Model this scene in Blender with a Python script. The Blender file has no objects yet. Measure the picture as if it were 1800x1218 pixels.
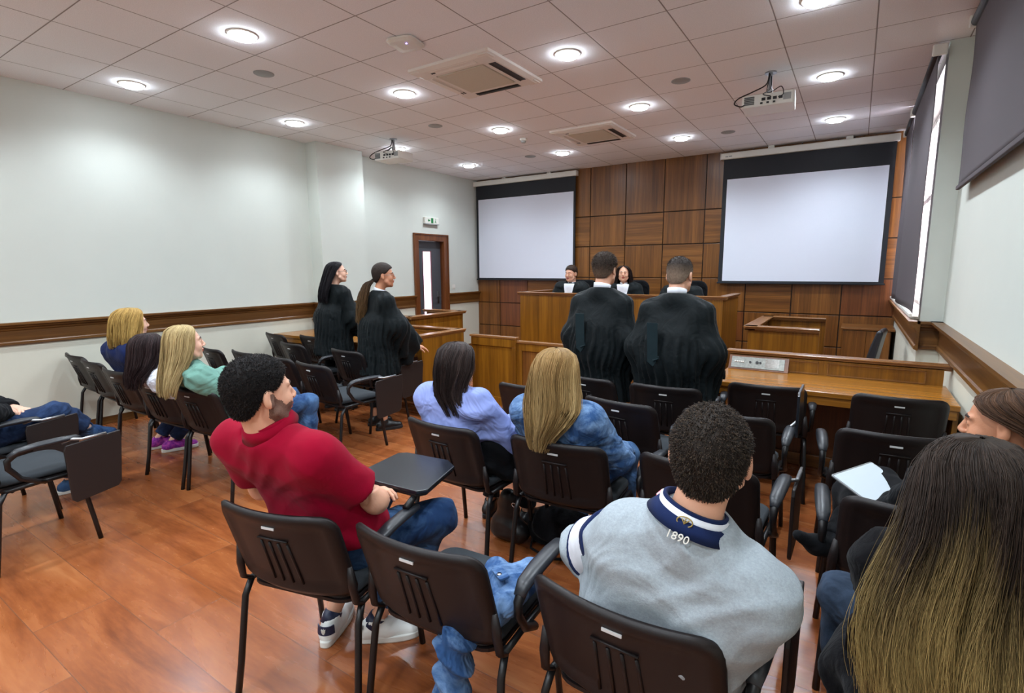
import bpy, bmesh, math, random
import numpy as np
from mathutils import Vector, Matrix, noise as mnoise
R = math.radians
EXPO = 1.17
SC = bpy.context.scene
COL = SC.collection
rng = np.random.default_rng(7)
random.seed(7)

# ---------------------------------------------------------------- materials
def srgb(r, g, b):
    f = lambda c: (c / 255 / 12.92) if c / 255 <= .04045 else ((c / 255 + .055) / 1.055) ** 2.4
    return (f(r), f(g), f(b), 1)

def new_mat(name):
    m = bpy.data.materials.new(name)
    m.use_nodes = True
    nt = m.node_tree
    bs = nt.nodes['Principled BSDF']
    return m, nt, bs

def N(nt, t, **kw):
    n = nt.nodes.new(t)
    for k, v in kw.items():
        if k in n.inputs: n.inputs[k].default_value = v
        else: setattr(n, k, v)
    return n

def plain(name, col, rough=.6, noise=.0, nscale=30, bump=0., bscale=80, metal=0., spec=.5, sheen=0., coat=0.):
    m, nt, bs = new_mat(name)
    L = nt.links
    bs.inputs['Roughness'].default_value = rough
    bs.inputs['Metallic'].default_value = metal
    bs.inputs['Specular IOR Level'].default_value = spec
    if sheen: bs.inputs['Sheen Weight'].default_value = sheen
    if coat: bs.inputs['Coat Weight'].default_value = coat
    tc = N(nt, 'ShaderNodeTexCoord')
    nz = N(nt, 'ShaderNodeTexNoise', Scale=nscale, Detail=4.)
    L.new(tc.outputs['Object'], nz.inputs['Vector'])
    rp = N(nt, 'ShaderNodeValToRGB')
    c = srgb(*col)
    k = 1 - noise; q = 1 + noise
    rp.color_ramp.elements[0].position = .3; rp.color_ramp.elements[1].position = .7
    rp.color_ramp.elements[0].color = (c[0]*k, c[1]*k, c[2]*k, 1)
    rp.color_ramp.elements[1].color = (min(1, c[0]*q), min(1, c[1]*q), min(1, c[2]*q), 1)
    L.new(nz.outputs['Fac'], rp.inputs['Fac']); L.new(rp.outputs['Color'], bs.inputs['Base Color'])
    if bump:
        n2 = N(nt, 'ShaderNodeTexNoise', Scale=bscale, Detail=3.)
        L.new(tc.outputs['Object'], n2.inputs['Vector'])
        b = N(nt, 'ShaderNodeBump', Strength=bump, Distance=.004)
        L.new(n2.outputs['Fac'], b.inputs['Height']); L.new(b.outputs['Normal'], bs.inputs['Normal'])
    return m

def wood(name, dark, mid, light, axis='Z', rough=.35, scale=1., contrast=1.):
    """veneer with grain running along the given axis"""
    m, nt, bs = new_mat(name)
    L = nt.links
    tc = N(nt, 'ShaderNodeTexCoord')
    mp = N(nt, 'ShaderNodeMapping')
    s = {'X': (.35, 14, 14), 'Y': (14, .35, 14), 'Z': (14, 14, .35)}[axis]
    mp.inputs['Scale'].default_value = tuple(v * scale for v in s)
    L.new(tc.outputs['Object'], mp.inputs['Vector'])
    n1 = N(nt, 'ShaderNodeTexNoise', Scale=1.0, Detail=5., Roughness=.6, Distortion=.4)
    n2 = N(nt, 'ShaderNodeTexNoise', Scale=5.5, Detail=3., Roughness=.7)
    L.new(mp.outputs[0], n1.inputs['Vector']); L.new(mp.outputs[0], n2.inputs['Vector'])
    mx = N(nt, 'ShaderNodeMath', operation='MULTIPLY_ADD')
    mx.inputs[1].default_value = .4
    L.new(n2.outputs['Fac'], mx.inputs[0])
    ml = N(nt, 'ShaderNodeMath', operation='MULTIPLY'); ml.inputs[1].default_value = .6
    L.new(n1.outputs['Fac'], ml.inputs[0]); L.new(ml.outputs[0], mx.inputs[2])
    rp = N(nt, 'ShaderNodeValToRGB')
    e = rp.color_ramp.elements
    d = .13 / contrast
    e[0].position = .5 - d; e[0].color = srgb(*dark)
    e[1].position = .5 + d; e[1].color = srgb(*light)
    c = e.new(.5); c.color = srgb(*mid)
    L.new(mx.outputs[0], rp.inputs['Fac']); L.new(rp.outputs['Color'], bs.inputs['Base Color'])
    bs.inputs['Roughness'].default_value = rough
    b = N(nt, 'ShaderNodeBump', Strength=.08, Distance=.002)
    L.new(mx.outputs[0], b.inputs['Height']); L.new(b.outputs['Normal'], bs.inputs['Normal'])
    return m

def emit(name, col, strength):
    m, nt, bs = new_mat(name)
    bs.inputs['Base Color'].default_value = (0, 0, 0, 1)
    bs.inputs['Emission Color'].default_value = srgb(*col)
    bs.inputs['Emission Strength'].default_value = strength
    return m

def floor_mat():
    m, nt, bs = new_mat('laminate_floor')
    L = nt.links
    tc = N(nt, 'ShaderNodeTexCoord')
    br = N(nt, 'ShaderNodeTexBrick')
    br.offset = .37; br.squash = 1
    br.inputs['Scale'].default_value = 1.
    br.inputs['Brick Width'].default_value = 1.25
    br.inputs['Row Height'].default_value = .3
    br.inputs['Mortar Size'].default_value = .0022
    br.inputs['Mortar Smooth'].default_value = .3
    br.inputs['Color1'].default_value = (0, 0, 0, 1); br.inputs['Color2'].default_value = (1, 1, 1, 1)
    mpb = N(nt, 'ShaderNodeMapping'); mpb.inputs['Rotation'].default_value = (0, 0, 0)
    L.new(tc.outputs['Object'], mpb.inputs['Vector']); L.new(mpb.outputs[0], br.inputs['Vector'])
    # grain: stretched noise along Y, shifted per board
    mp = N(nt, 'ShaderNodeMapping'); mp.inputs['Scale'].default_value = (1.0, 6.5, 1)
    ad = N(nt, 'ShaderNodeVectorMath', operation='ADD')
    sc = N(nt, 'ShaderNodeVectorMath', operation='SCALE'); sc.inputs['Scale'].default_value = 7.
    L.new(br.outputs['Color'], sc.inputs[0]); L.new(tc.outputs['Object'], ad.inputs[0]); L.new(sc.outputs[0], ad.inputs[1])
    L.new(ad.outputs[0], mp.inputs['Vector'])
    n1 = N(nt, 'ShaderNodeTexNoise', Scale=.8, Detail=6., Roughness=.62, Distortion=.9)
    n2 = N(nt, 'ShaderNodeTexNoise', Scale=12., Detail=3., Roughness=.6)
    L.new(mp.outputs[0], n1.inputs['Vector']); L.new(mp.outputs[0], n2.inputs['Vector'])
    a = N(nt, 'ShaderNodeMath', operation='MULTIPLY'); a.inputs[1].default_value = .82
    L.new(n1.outputs['Fac'], a.inputs[0])
    b2 = N(nt, 'ShaderNodeMath', operation='MULTIPLY_ADD'); b2.inputs[1].default_value = .18
    L.new(n2.outputs['Fac'], b2.inputs[0]); L.new(a.outputs[0], b2.inputs[2])
    rp = N(nt, 'ShaderNodeValToRGB')
    e = rp.color_ramp.elements
    e[0].position = .33; e[0].color = srgb(*FLOOR_COLS[0])
    e[1].position = .68; e[1].color = srgb(*FLOOR_COLS[3])
    x = e.new(.46); x.color = srgb(*FLOOR_COLS[1])
    x = e.new(.56); x.color = srgb(*FLOOR_COLS[2])
    L.new(b2.outputs[0], rp.inputs['Fac'])
    mx = N(nt, 'ShaderNodeMix', data_type='RGBA')
    L.new(br.outputs['Fac'], mx.inputs['Factor']); L.new(rp.outputs['Color'], mx.inputs['A'])
    mx.inputs['B'].default_value = srgb(110, 66, 42)
    L.new(mx.outputs['Result'], bs.inputs['Base Color'])
    rr = N(nt, 'ShaderNodeMapRange'); rr.inputs['To Min'].default_value = .2; rr.inputs['To Max'].default_value = .34
    L.new(n1.outputs['Fac'], rr.inputs['Value']); L.new(rr.outputs[0], bs.inputs['Roughness'])
    bp = N(nt, 'ShaderNodeBump', Strength=.25, Distance=.002); bp.invert = True
    L.new(br.outputs['Fac'], bp.inputs['Height']); L.new(bp.outputs['Normal'], bs.inputs['Normal'])
    return m
FLOOR_COLS = [(108, 56, 28), (133, 72, 37), (147, 84, 45), (161, 100, 58)]

def ceiling_mat():
    m, nt, bs = new_mat('ceiling_tiles')
    L = nt.links
    tc = N(nt, 'ShaderNodeTexCoord'); sp = N(nt, 'ShaderNodeSeparateXYZ')
    L.new(tc.outputs['Object'], sp.inputs[0])
    outs = []
    for ax, off, size in (('X', -6.013, .6), ('Y', 1.544, .5627)):
        s = N(nt, 'ShaderNodeMath', operation='SUBTRACT'); s.inputs[1].default_value = off
        L.new(sp.outputs[ax], s.inputs[0])
        d = N(nt, 'ShaderNodeMath', operation='DIVIDE'); d.inputs[1].default_value = size; L.new(s.outputs[0], d.inputs[0])
        ad = N(nt, 'ShaderNodeMath', operation='ADD'); ad.inputs[1].default_value = 100.5; L.new(d.outputs[0], ad.inputs[0])
        fr = N(nt, 'ShaderNodeMath', operation='FRACT'); L.new(ad.outputs[0], fr.inputs[0])
        sb = N(nt, 'ShaderNodeMath', operation='SUBTRACT'); sb.inputs[1].default_value = .5; L.new(fr.outputs[0], sb.inputs[0])
        ab = N(nt, 'ShaderNodeMath', operation='ABSOLUTE'); L.new(sb.outputs[0], ab.inputs[0])
        mr = N(nt, 'ShaderNodeMapRange'); mr.inputs['From Min'].default_value = .004; mr.inputs['From Max'].default_value = .010
        mr.inputs['To Min'].default_value = 1; mr.inputs['To Max'].default_value = 0
        L.new(ab.outputs[0], mr.inputs['Value']); outs.append(mr)
    mxm = N(nt, 'ShaderNodeMath', operation='MAXIMUM'); L.new(outs[0].outputs[0], mxm.inputs[0]); L.new(outs[1].outputs[0], mxm.inputs[1])
    nz = N(nt, 'ShaderNodeTexNoise', Scale=160., Detail=3.); L.new(tc.outputs['Object'], nz.inputs['Vector'])
    rp = N(nt, 'ShaderNodeValToRGB'); rp.color_ramp.elements[0].color = (.84, .84, .86, 1); rp.color_ramp.elements[1].color = (.93, .93, .95, 1)
    rp.color_ramp.elements[0].position = .35; rp.color_ramp.elements[1].position = .65
    L.new(nz.outputs['Fac'], rp.inputs['Fac'])
    mx = N(nt, 'ShaderNodeMix', data_type='RGBA')
    L.new(mxm.outputs[0], mx.inputs['Factor']); L.new(rp.outputs['Color'], mx.inputs['A']); mx.inputs['B'].default_value = (.3, .27, .26, 1)
    L.new(mx.outputs['Result'], bs.inputs['Base Color'])
    bs.inputs['Roughness'].default_value = .9
    bp = N(nt, 'ShaderNodeBump', Strength=.5, Distance=.006); bp.invert = True
    L.new(mxm.outputs[0], bp.inputs['Height']); L.new(bp.outputs['Normal'], bs.inputs['Normal'])
    return m

# ---------------------------------------------------------------- mesh builder
class MB:
    def __init__(self): self.v = []; self.f = []
    def add(self, vs, fs):
        o = len(self.v); self.v.extend([tuple(p) for p in vs]); self.f.extend([tuple(i + o for i in f) for f in fs]); return self
    def box(self, x0, x1, y0, y1, z0, z1, M=None):
        vs = [(x, y, z) for z in (z0, z1) for y in (y0, y1) for x in (x0, x1)]
        if M is not None: vs = [M @ Vector(p) for p in vs]
        return self.add(vs, [(0, 2, 3, 1), (4, 5, 7, 6), (0, 1, 5, 4), (2, 6, 7, 3), (0, 4, 6, 2), (1, 3, 7, 5)])
    def prism(self, pts, axis, a0, a1):
        """polygon pts in the two other axes (cyclic order), extruded along axis from a0 to a1"""
        n = len(pts)
        def mk(p, a):
            if axis == 'X': return (a, p[0], p[1])
            if axis == 'Y': return (p[0], a, p[1])
            return (p[0], p[1], a)
        vs = [mk(p, a0) for p in pts] + [mk(p, a1) for p in pts]
        fs = [tuple(range(n))[::-1], tuple(range(n, 2 * n))] + [(i, (i + 1) % n, n + (i + 1) % n, n + i) for i in range(n)]
        return self.add(vs, fs)
    def tube(self, path, r, n=8, cap=True, flat=1., up=None):
        """tube along a path; r scalar or list; flat squashes one section axis"""
        P = [Vector(p) for p in path]; m = len(P)
        rr = r if hasattr(r, '__len__') else [r] * m
        vs = []; ref = None
        for i, p in enumerate(P):
            t = (P[min(i + 1, m - 1)] - P[max(i - 1, 0)]).normalized()
            if ref is None:
                ref = Vector(up) if up else (Vector((0, 0, 1)) if abs(t.z) < .9 else Vector((1, 0, 0)))
            a = ref - t * ref.dot(t)
            if a.length < 1e-5: a = t.orthogonal()
            a.normalize(); ref = a; b = t.cross(a)
            for k in range(n):
                w = 2 * math.pi * k / n
                vs.append(p + a * (math.cos(w) * rr[i]) + b * (math.sin(w) * rr[i] * flat))
        fs = [(i * n + k, i * n + (k + 1) % n, (i + 1) * n + (k + 1) % n, (i + 1) * n + k) for i in range(m - 1) for k in range(n)]
        if cap: fs += [tuple(range(n))[::-1], tuple(range((m - 1) * n, m * n))]
        return self.add(vs, fs)
    def lathe(self, prof, c=(0, 0, 0), n=24, sx=1., sy=1.):
        vs = [(c[0] + r * math.cos(2 * math.pi * k / n) * sx, c[1] + r * math.sin(2 * math.pi * k / n) * sy, c[2] + z) for r, z in prof for k in range(n)]
        m = len(prof)
        fs = [(i * n + k, i * n + (k + 1) % n, (i + 1) * n + (k + 1) % n, (i + 1) * n + k) for i in range(m - 1) for k in range(n)]
        fs += [tuple(range(n))[::-1], tuple(range((m - 1) * n, m * n))]
        return self.add(vs, fs)
    def loft(self, rings, cap=True):
        n = len(rings[0]); m = len(rings)
        vs = [p for r in rings for p in r]
        fs = [(i * n + k, i * n + (k + 1) % n, (i + 1) * n + (k + 1) % n, (i + 1) * n + k) for i in range(m - 1) for k in range(n)]
        if cap: fs += [tuple(range(n))[::-1], tuple(range((m - 1) * n, m * n))]
        return self.add(vs, fs)

def link(o, parent=None):
    COL.objects.link(o)
    if parent is not None: o.parent = parent
    return o

def tag(o, label=None, cat=None, group=None, kind=None):
    if label: o['label'] = label
    if cat: o['category'] = cat
    if group: o['group'] = group
    if kind: o['kind'] = kind
    return o

def build(name, mb, mat, parent=None, w=False, smooth=False, bevel=0., auto=None, label=None, subsurf=0):
    me = bpy.data.meshes.new(name)
    vs = mb.v
    if w and parent is not None:
        off = parent.location
        p = parent
        while p.parent is not None: p = p.parent; off = off + p.location
        vs = [(a[0] - off.x, a[1] - off.y, a[2] - off.z) for a in vs]
    me.from_pydata([tuple(p) for p in vs], [], mb.f)
    bm = bmesh.new(); bm.from_mesh(me)
    bmesh.ops.recalc_face_normals(bm, faces=bm.faces)
    bm.to_mesh(me); bm.free()
    o = bpy.data.objects.new(name, me)
    for mm in (mat if isinstance(mat, (list, tuple)) else [mat]): me.materials.append(mm)
    if smooth: me.polygons.foreach_set('use_smooth', [True] * len(me.polygons))
    if bevel:
        md = o.modifiers.new('bevel', 'BEVEL'); md.width = bevel; md.segments = 2; md.limit_method = 'ANGLE'; md.angle_limit = R(35)
    if subsurf:
        md = o.modifiers.new('sub', 'SUBSURF'); md.levels = subsurf; md.render_levels = subsurf
    if label: o['label'] = label
    return link(o, parent)

def root(name, label, cat, loc=(0, 0, 0), rz=0., group=None, scale=1.):
    o = bpy.data.objects.new(name, None); o.location = loc; o.rotation_euler = (0, 0, rz); o.scale = (scale,) * 3
    o.empty_display_size = .1
    tag(o, label, cat, group)
    return link(o)

def struct(name, mb, mat, **kw):
    o = build(name, mb, mat, **kw); o['kind'] = 'structure'; return o

def copy_tree(o, parent=None):
    c = o.copy(); COL.objects.link(c)
    if parent is not None: c.parent = parent
    for ch in list(o.children): copy_tree(ch, c)
    return c

def rrect(w, h, r, n=5):
    """rounded rectangle outline centred at 0"""
    pts = []
    for cx, cy, a0 in ((w/2-r, h/2-r, 0), (-w/2+r, h/2-r, 90), (-w/2+r, -h/2+r, 180), (w/2-r, -h/2+r, 270)):
        for i in range(n + 1):
            a = R(a0 + 90 * i / n); pts.append((cx + r * math.cos(a), cy + r * math.sin(a)))
    return pts

def text_mesh(name, txt, size, mat, M, parent=None, extrude=.0008, align='CENTER'):
    cu = bpy.data.curves.new(name, 'FONT'); cu.body = txt; cu.size = size; cu.extrude = extrude
    cu.align_x = align; cu.align_y = 'CENTER'; cu.resolution_u = 3
    tmp = bpy.data.objects.new(name, cu); COL.objects.link(tmp)
    dg = bpy.context.evaluated_depsgraph_get()
    me = bpy.data.meshes.new_from_object(tmp.evaluated_get(dg))
    bpy.data.objects.remove(tmp)
    me.transform(M); me.materials.clear(); me.materials.append(mat)
    o = bpy.data.objects.new(name, me)
    return link(o, parent)
# ---------------------------------------------------------------- palette
M = {}
M['floor'] = floor_mat()
M['ceiling'] = ceiling_mat()
M['wall'] = plain('wall_paint', (209, 213, 205), .75, .015, 3, .05, 200)
M['dado'] = plain('dado_paint', (208, 207, 192), .7, .02, 3, .05, 200)
WD = ((86, 49, 17), (112, 69, 27), (136, 87, 38))
M['woodV'] = wood('veneer_vertical', *WD, axis='Z')
M['woodH'] = wood('veneer_horizontal', *WD, axis='X')
M['woodV2'] = wood('veneer_vertical_red', (82, 42, 17), (105, 58, 26), (124, 72, 34), axis='Z')
M['woodY'] = wood('rail_wood_along_wall', (82, 50, 22), (104, 68, 30), (124, 83, 40), axis='Y', scale=.8)
M['woodX'] = wood('rail_wood_across', (82, 50, 22), (104, 68, 30), (124, 83, 40), axis='X', scale=.8)
M['bench'] = wood('bench_veneer', (96, 57, 9), (122, 77, 14), (143, 94, 22), axis='Z', scale=.9)
M['benchtrim'] = wood('bench_trim', (104, 66, 34), (130, 86, 46), (150, 104, 60), axis='X', rough=.25)
M['benchtrimY'] = wood('bench_trim_y', (104, 66, 34), (130, 86, 46), (150, 104, 60), axis='Y', rough=.25)
M['desktop'] = wood('desktop_wood', (126, 78, 22), (147, 94, 30), (163, 109, 40), axis='X', rough=.22)
M['groove'] = plain('panel_groove', (34, 18, 9), .6)
M['white'] = plain('white_plastic', (226, 224, 216), .4)
M['cream'] = plain('cream_plastic', (232, 226, 218), .5)
M['grille'] = plain('intake_grille', (206, 200, 182), .7, .08, 200)
M['slot'] = plain('dark_slot', (48, 46, 46), .6)
M['screen'] = plain('projection_fabric', (221, 225, 238), .85)
M['black'] = plain('black_masking', (24, 27, 34), .7)
M['blind'] = plain('roller_fabric', (80, 72, 76), .85, .05, 220, .2, 400)
M['blinddark'] = plain('roller_case', (38, 34, 38), .5)
M['alu'] = plain('aluminium', (170, 172, 175), .35, metal=.9)
M['chrome'] = plain('chrome', (200, 200, 205), .15, metal=1.)
M['lamp'] = emit('lamp_diffuser', (235, 245, 255), 30.)
M['led'] = emit('status_led', (150, 110, 255), 6.)
M['doorgrey'] = plain('door_laminate', (72, 74, 80), .45, .03, 8)
M['green'] = plain('sign_green', (24, 120, 62), .5)
M['greysign'] = plain('sign_frame', (150, 152, 150), .5)
M['cable'] = plain('cable', (22, 20, 22), .5)
M['glassfog'] = emit('daylit_glass', (240, 226, 244), 1.6)

CZ = 3.313          # ceiling height
LX, RX, RX2, BY, FY = -6.5, .62, .47, 8.7, -3.2   # left wall, right wall near, right wall far, back, front (behind the camera)

# ---------------------------------------------------------------- shell
struct('floor', MB().box(LX - .2, RX + .6, FY - .2, BY + .2, -.1, 0), M['floor'])
struct('ceiling', MB().box(LX - .2, RX + .6, FY - .2, BY + .2, CZ, CZ + .1), M['ceiling'])
# left wall with the door opening (Y 6.92..7.62, to Z 2.1) and pilaster
D0, D1, DZ = 6.92, 7.62, 2.10
mb = MB()
mb.box(LX - .2, LX, FY, D0, 0, CZ).box(LX - .2, LX, D1, BY, 0, CZ).box(LX - .2, LX, D0, D1, DZ, CZ)
struct('wall_left', mb, M['wall'])
PX, PY0, PY1 = -6.27, 4.76, 5.56
struct('pillar_left', MB().box(LX, PX, PY0, PY1, 0, CZ), M['wall'])
struct('wall_back', MB().box(LX - .2, RX + .4, BY, BY + .2, 0, CZ), M['groove'])
struct('wall_front', MB().box(LX - .2, RX + .4, FY - .2, FY, 0, CZ), M['wall'])
struct('wall_right', MB().box(RX, RX + .25, FY, 5.5, 0, CZ), M['wall'])
# far, thicker stretch of the right wall with the tall window: Y 6.0..8.55, Z 1.15..3.2
W0, W1, WZ0, WZ1 = 5.68, 8.60, 1.14, 3.2
mb = MB()
mb.box(RX2, RX + .25, 5.5, W0, 0, CZ).box(RX2, RX + .25, W1, BY, 0, CZ)
mb.box(RX2, RX + .25, W0, W1, 0, WZ0).box(RX2, RX + .25, W0, W1, WZ1, CZ)
struct('wall_right_far', mb, M['wall'])
# dado paint below the rails, 2 mm proud
mb = MB().box(LX, LX + .003, FY, PY0, .08, .93).box(PX, PX + .003, PY0, PY1, .08, .93).box(LX, PX + .003, PY0 - .003, PY0, .08, .93)
mb.box(LX, LX + .003, PY1, D0 - .1, .08, .93).box(LX, LX + .003, D1 + .1, BY, .08, .93)
struct('trim_1', mb, M['dado'])
struct('trim_2', MB().box(RX - .003, RX, FY, 5.5, .08, .93).box(RX2 - .003, RX2, 5.5, BY - .6, .08, .93).box(RX2, RX, 5.497, 5.5, .08, .93), M['dado'])

def rail_profile(side, x):
    """cornice-like dado rail section: (x, z) outwards in the given direction"""
    pr_ = [(0, .915), (.012, .915), (.026, .925), (.026, .945), (.018, .955), (.018, 1.05), (.026, 1.058), (.030, 1.075), (.045, 1.085), (.052, 1.10), (.066, 1.108), (.066, 1.128), (0, 1.128)]
    return [(x + side * a, z) for a, z in pr_]
def rail(name, axis, x, side, a0, a1, mat):
    struct(name, MB().prism(rail_profile(side, x), 'Y' if axis == 'Y' else 'X', a0, a1), mat)
rail('trim_3', 'Y', LX, 1, FY, PY0 - .002, M['woodY'])
rail('trim_4', 'Y', PX, 1, PY0 - .066, PY1 + .066, M['woodY'])
rail('trim_5', 'X', PY0, -1, LX, PX + .02, M['woodX'])
rail('trim_6', 'Y', LX, 1, PY1, D0 - .1, M['woodY'])
rail('trim_7', 'Y', LX, 1, D1 + .1, BY - .02, M['woodY'])
def rail_r(name, x, a0, a1):
    pr_ = [(x - a, .10 + z) for a, z in ((0, .80), (.012, .80), (.03, .81), (.03, .835), (.02, .845), (.02, .96), (.03, .968), (.036, .985), (.055, .995), (.062, 1.01), (.08, 1.02), (.08, 1.04), (0, 1.04))]
    struct(name, MB().prism(pr_, 'Y', a0, a1), M['woodY'])
rail_r('trim_8', RX, FY, 5.5)
rail_r('trim_9', RX2, 5.42, BY)
struct('trim_10', MB().prism([(5.5 - a, .10 + z) for a, z in ((0, .80), (.012, .80), (.03, .81), (.03, .835), (.02, .845), (.02, .96), (.03, .968), (.036, .985), (.055, .995), (.062, 1.01), (.08, 1.02), (.08, 1.04), (0, 1.04))], 'X', RX2 - .02, RX), M['woodX'])
struct('baseboard_left', MB().box(LX, LX + .014, FY, PY0, 0, .08).box(PX, PX + .014, PY0 - .01, PY1 + .01, 0, .08).box(LX, LX + .014, PY1, D0 - .1, 0, .08).box(LX, LX + .014, D1 + .1, BY, 0, .08).box(LX, PX, PY0 - .014, PY0, 0, .08), M['woodY'], bevel=.003)
struct('baseboard_right', MB().box(RX - .014, RX, FY, 5.5, 0, .08).box(RX2 - .014, RX2, 5.49, BY, 0, .08), M['woodY'], bevel=.003)

# ---------------------------------------------------------------- veneered back wall: individual panels
XS = [LX, -5.96, -5.31, -4.66, -4.01, -3.36, -2.71, -2.06, -1.41, -.78, -.16, RX2]
ZS = [0, .45, .91, 1.42, 1.96, 2.48, CZ]
mbs = {'woodV': MB(), 'woodH': MB(), 'woodV2': MB()}
for i in range(len(XS) - 1):
    for j in range(len(ZS) - 1):
        k = 'woodV'
        if j in (3, 4): k = 'woodH' if (i + j) % 2 else 'woodV'
        if j == 2: k = 'woodH' if i in (2, 8, 5) else ('woodV2' if i in (1, 10) else 'woodV')
        if j == 1 and i in (1, 4, 7): k = 'woodV2'
        g = .007
        mbs[k].box(XS[i] + g, XS[i+1] - g, BY - .022, BY, ZS[j] + g, ZS[j+1] - (g if j < 5 else 0))
struct('wall_back_panelling', mbs['woodV'], M['woodV'], bevel=.003)
struct('wall_back_panelling_across', mbs['woodH'], M['woodH'], bevel=.003)
struct('wall_back_panelling_red', mbs['woodV2'], M['woodV2'], bevel=.003)

# ---------------------------------------------------------------- door in the left wall
dr = root('door_1', None, None, (LX, (D0 + D1) / 2, 0)); dr['kind'] = 'structure'
mb = MB()
for a, b, c in ((.11, -.2, .025),):
    mb.box(LX - .2, LX + .025, D0 - .1, D0 + .012, 0, DZ + .09).box(LX - .2, LX + .025, D1 - .012, D1 + .1, 0, DZ + .09).box(LX - .2, LX + .025, D0, D1, DZ - .012, DZ + .09)
    mb.box(LX, LX + .04, D0 - .11, D0 - .085, 0, DZ + .10).box(LX, LX + .04, D1 + .085, D1 + .11, 0, DZ + .10).box(LX, LX + .04, D0 - .11, D1 + .11, DZ + .085, DZ + .11)
build('frame', mb, M['woodV2'], dr, w=True, bevel=.004)
mb = MB()
xl0, xl1 = LX - .12, LX - .075
g0, g1, gz0, gz1 = 7.13, 7.34, .35, 1.90
mb.box(xl0, xl1, D0 + .014, g0, .01, DZ - .015).box(xl0, xl1, g1, D1 - .014, .01, DZ - .015).box(xl0, xl1, g0, g1, .01, gz0).box(xl0, xl1, g0, g1, gz1, DZ - .015)
build('leaf', mb, M['doorgrey'], dr, w=True)
build('glass', MB().box(xl0 + .015, xl1 - .015, g0, g1, gz0, gz1), M['glassfog'], dr, w=True)
mb = MB(); e = .012
mb.box(xl1, xl1 + .006, g0 - e, g0 + .004, gz0 - e, gz1 + e).box(xl1, xl1 + .006, g1 - .004, g1 + e, gz0 - e, gz1 + e).box(xl1, xl1 + .006, g0, g1, gz1 - .004, gz1 + e).box(xl1, xl1 + .006, g0, g1, gz0 - e, gz0 + .004)
build('glazing_bead', mb, plain('bead', (120, 70, 76), .5), dr, w=True)
mb = MB().box(xl1, xl1 + .008, 7.5, 7.54, .95, 1.17).tube([(xl1 + .008, 7.52, 1.08), (xl1 + .05, 7.52, 1.08), (xl1 + .055, 7.50, 1.08), (xl1 + .055, 7.42, 1.08)], .009)
build('handle', mb, M['slot'], dr, w=True, smooth=True)

# light switch by the door
sw = root('light_switch', 'small white light switch on the wall beside the grey door', 'light switch', (LX, 7.89, 1.245))
build('plate', MB().prism([(7.89 + a, 1.245 + b) for a, b in rrect(.085, .085, .01)], 'X', LX + .0, LX + .009), M['white'], sw, w=True, bevel=.002)
build('rocker', MB().box(LX + .009, LX + .014, 7.87, 7.91, 1.22, 1.27), M['white'], sw, w=True, bevel=.002)

# emergency exit sign
ex = root('exit_sign', 'white emergency exit sign with green pictograms above the grey door', 'exit sign', (LX + .02, 7.27, 2.44))
build('housing', MB().box(LX, LX + .05, 7.09, 7.45, 2.385, 2.50), M['white'], ex, w=True, bevel=.006)
build('base_strip', MB().box(LX + .002, LX + .054, 7.085, 7.455, 2.37, 2.388), M['greysign'], ex, w=True, bevel=.002)
mb = MB()
xf = LX + .0505
def pl(pts, mb=mb, y0=0.):   # flat pictogram piece, y z polygon
    mb.prism([(7.27 + y0 + a, 2.442 + b) for a, b in pts], 'X', xf, xf + .0012)
pl([(-.03, -.045), (.03, -.045), (.03, .045), (-.03, .045)])              # doorway
pl([(-.115, .0), (-.085, .028), (-.085, .012), (-.055, .012), (-.055, -.012), (-.085, -.012), (-.085, -.028)])   # arrow
for s in (0,):
    pl([(.085, .012), (.098, .02), (.094, -.002), (.112, -.035), (.10, -.04), (.09, -.018), (.075, -.035), (.068, -.028), (.082, -.005)])  # runner
    mb.lathe([(.0, 0), (.009, .0)], (0, 0, 0), 3) if False else None
    pl([(.094 + .009 * math.cos(t), .03 + .009 * math.sin(t)) for t in [i * math.pi / 5 for i in range(10)]])
build('pictogram', mb, M['green'], ex, w=True)

# ---------------------------------------------------------------- far window, sill and light beyond
wn = root('window_1', None, None, (RX2 + .2, 7.28, WZ0)); wn['kind'] = 'structure'
mb = MB()
xa, xb = RX2 + .14, RX2 + .20
for y in (W0 - .055, 6.68, 7.63, W1 - .06): mb.box(xa, xb, y, y + .06, WZ0, WZ1)
for z in (WZ0, WZ1 - .06, 2.3): mb.box(xa, xb, W0, W1, z, z + .06)
build('window_frame', mb, M['white'], wn, w=True, bevel=.004)
gl, nt, bs = new_mat('window_glass'); bs.inputs['Transmission Weight'].default_value = 1; bs.inputs['Roughness'].default_value = 0; bs.inputs['IOR'].default_value = 1.01
bs.inputs['Base Color'].default_value = (.95, .97, 1, 1)
build('pane', MB().box(xa + .02, xa + .03, W0 + .06, W1 - .06, WZ0 + .06, WZ1 - .06), gl, wn, w=True)
build('window_sill', MB().box(RX2 - .05, RX2 + .14, W0 - .04, W1 + .02, WZ0 - .0, WZ0 + .025), M['white'], wn, w=True, bevel=.006)

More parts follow.
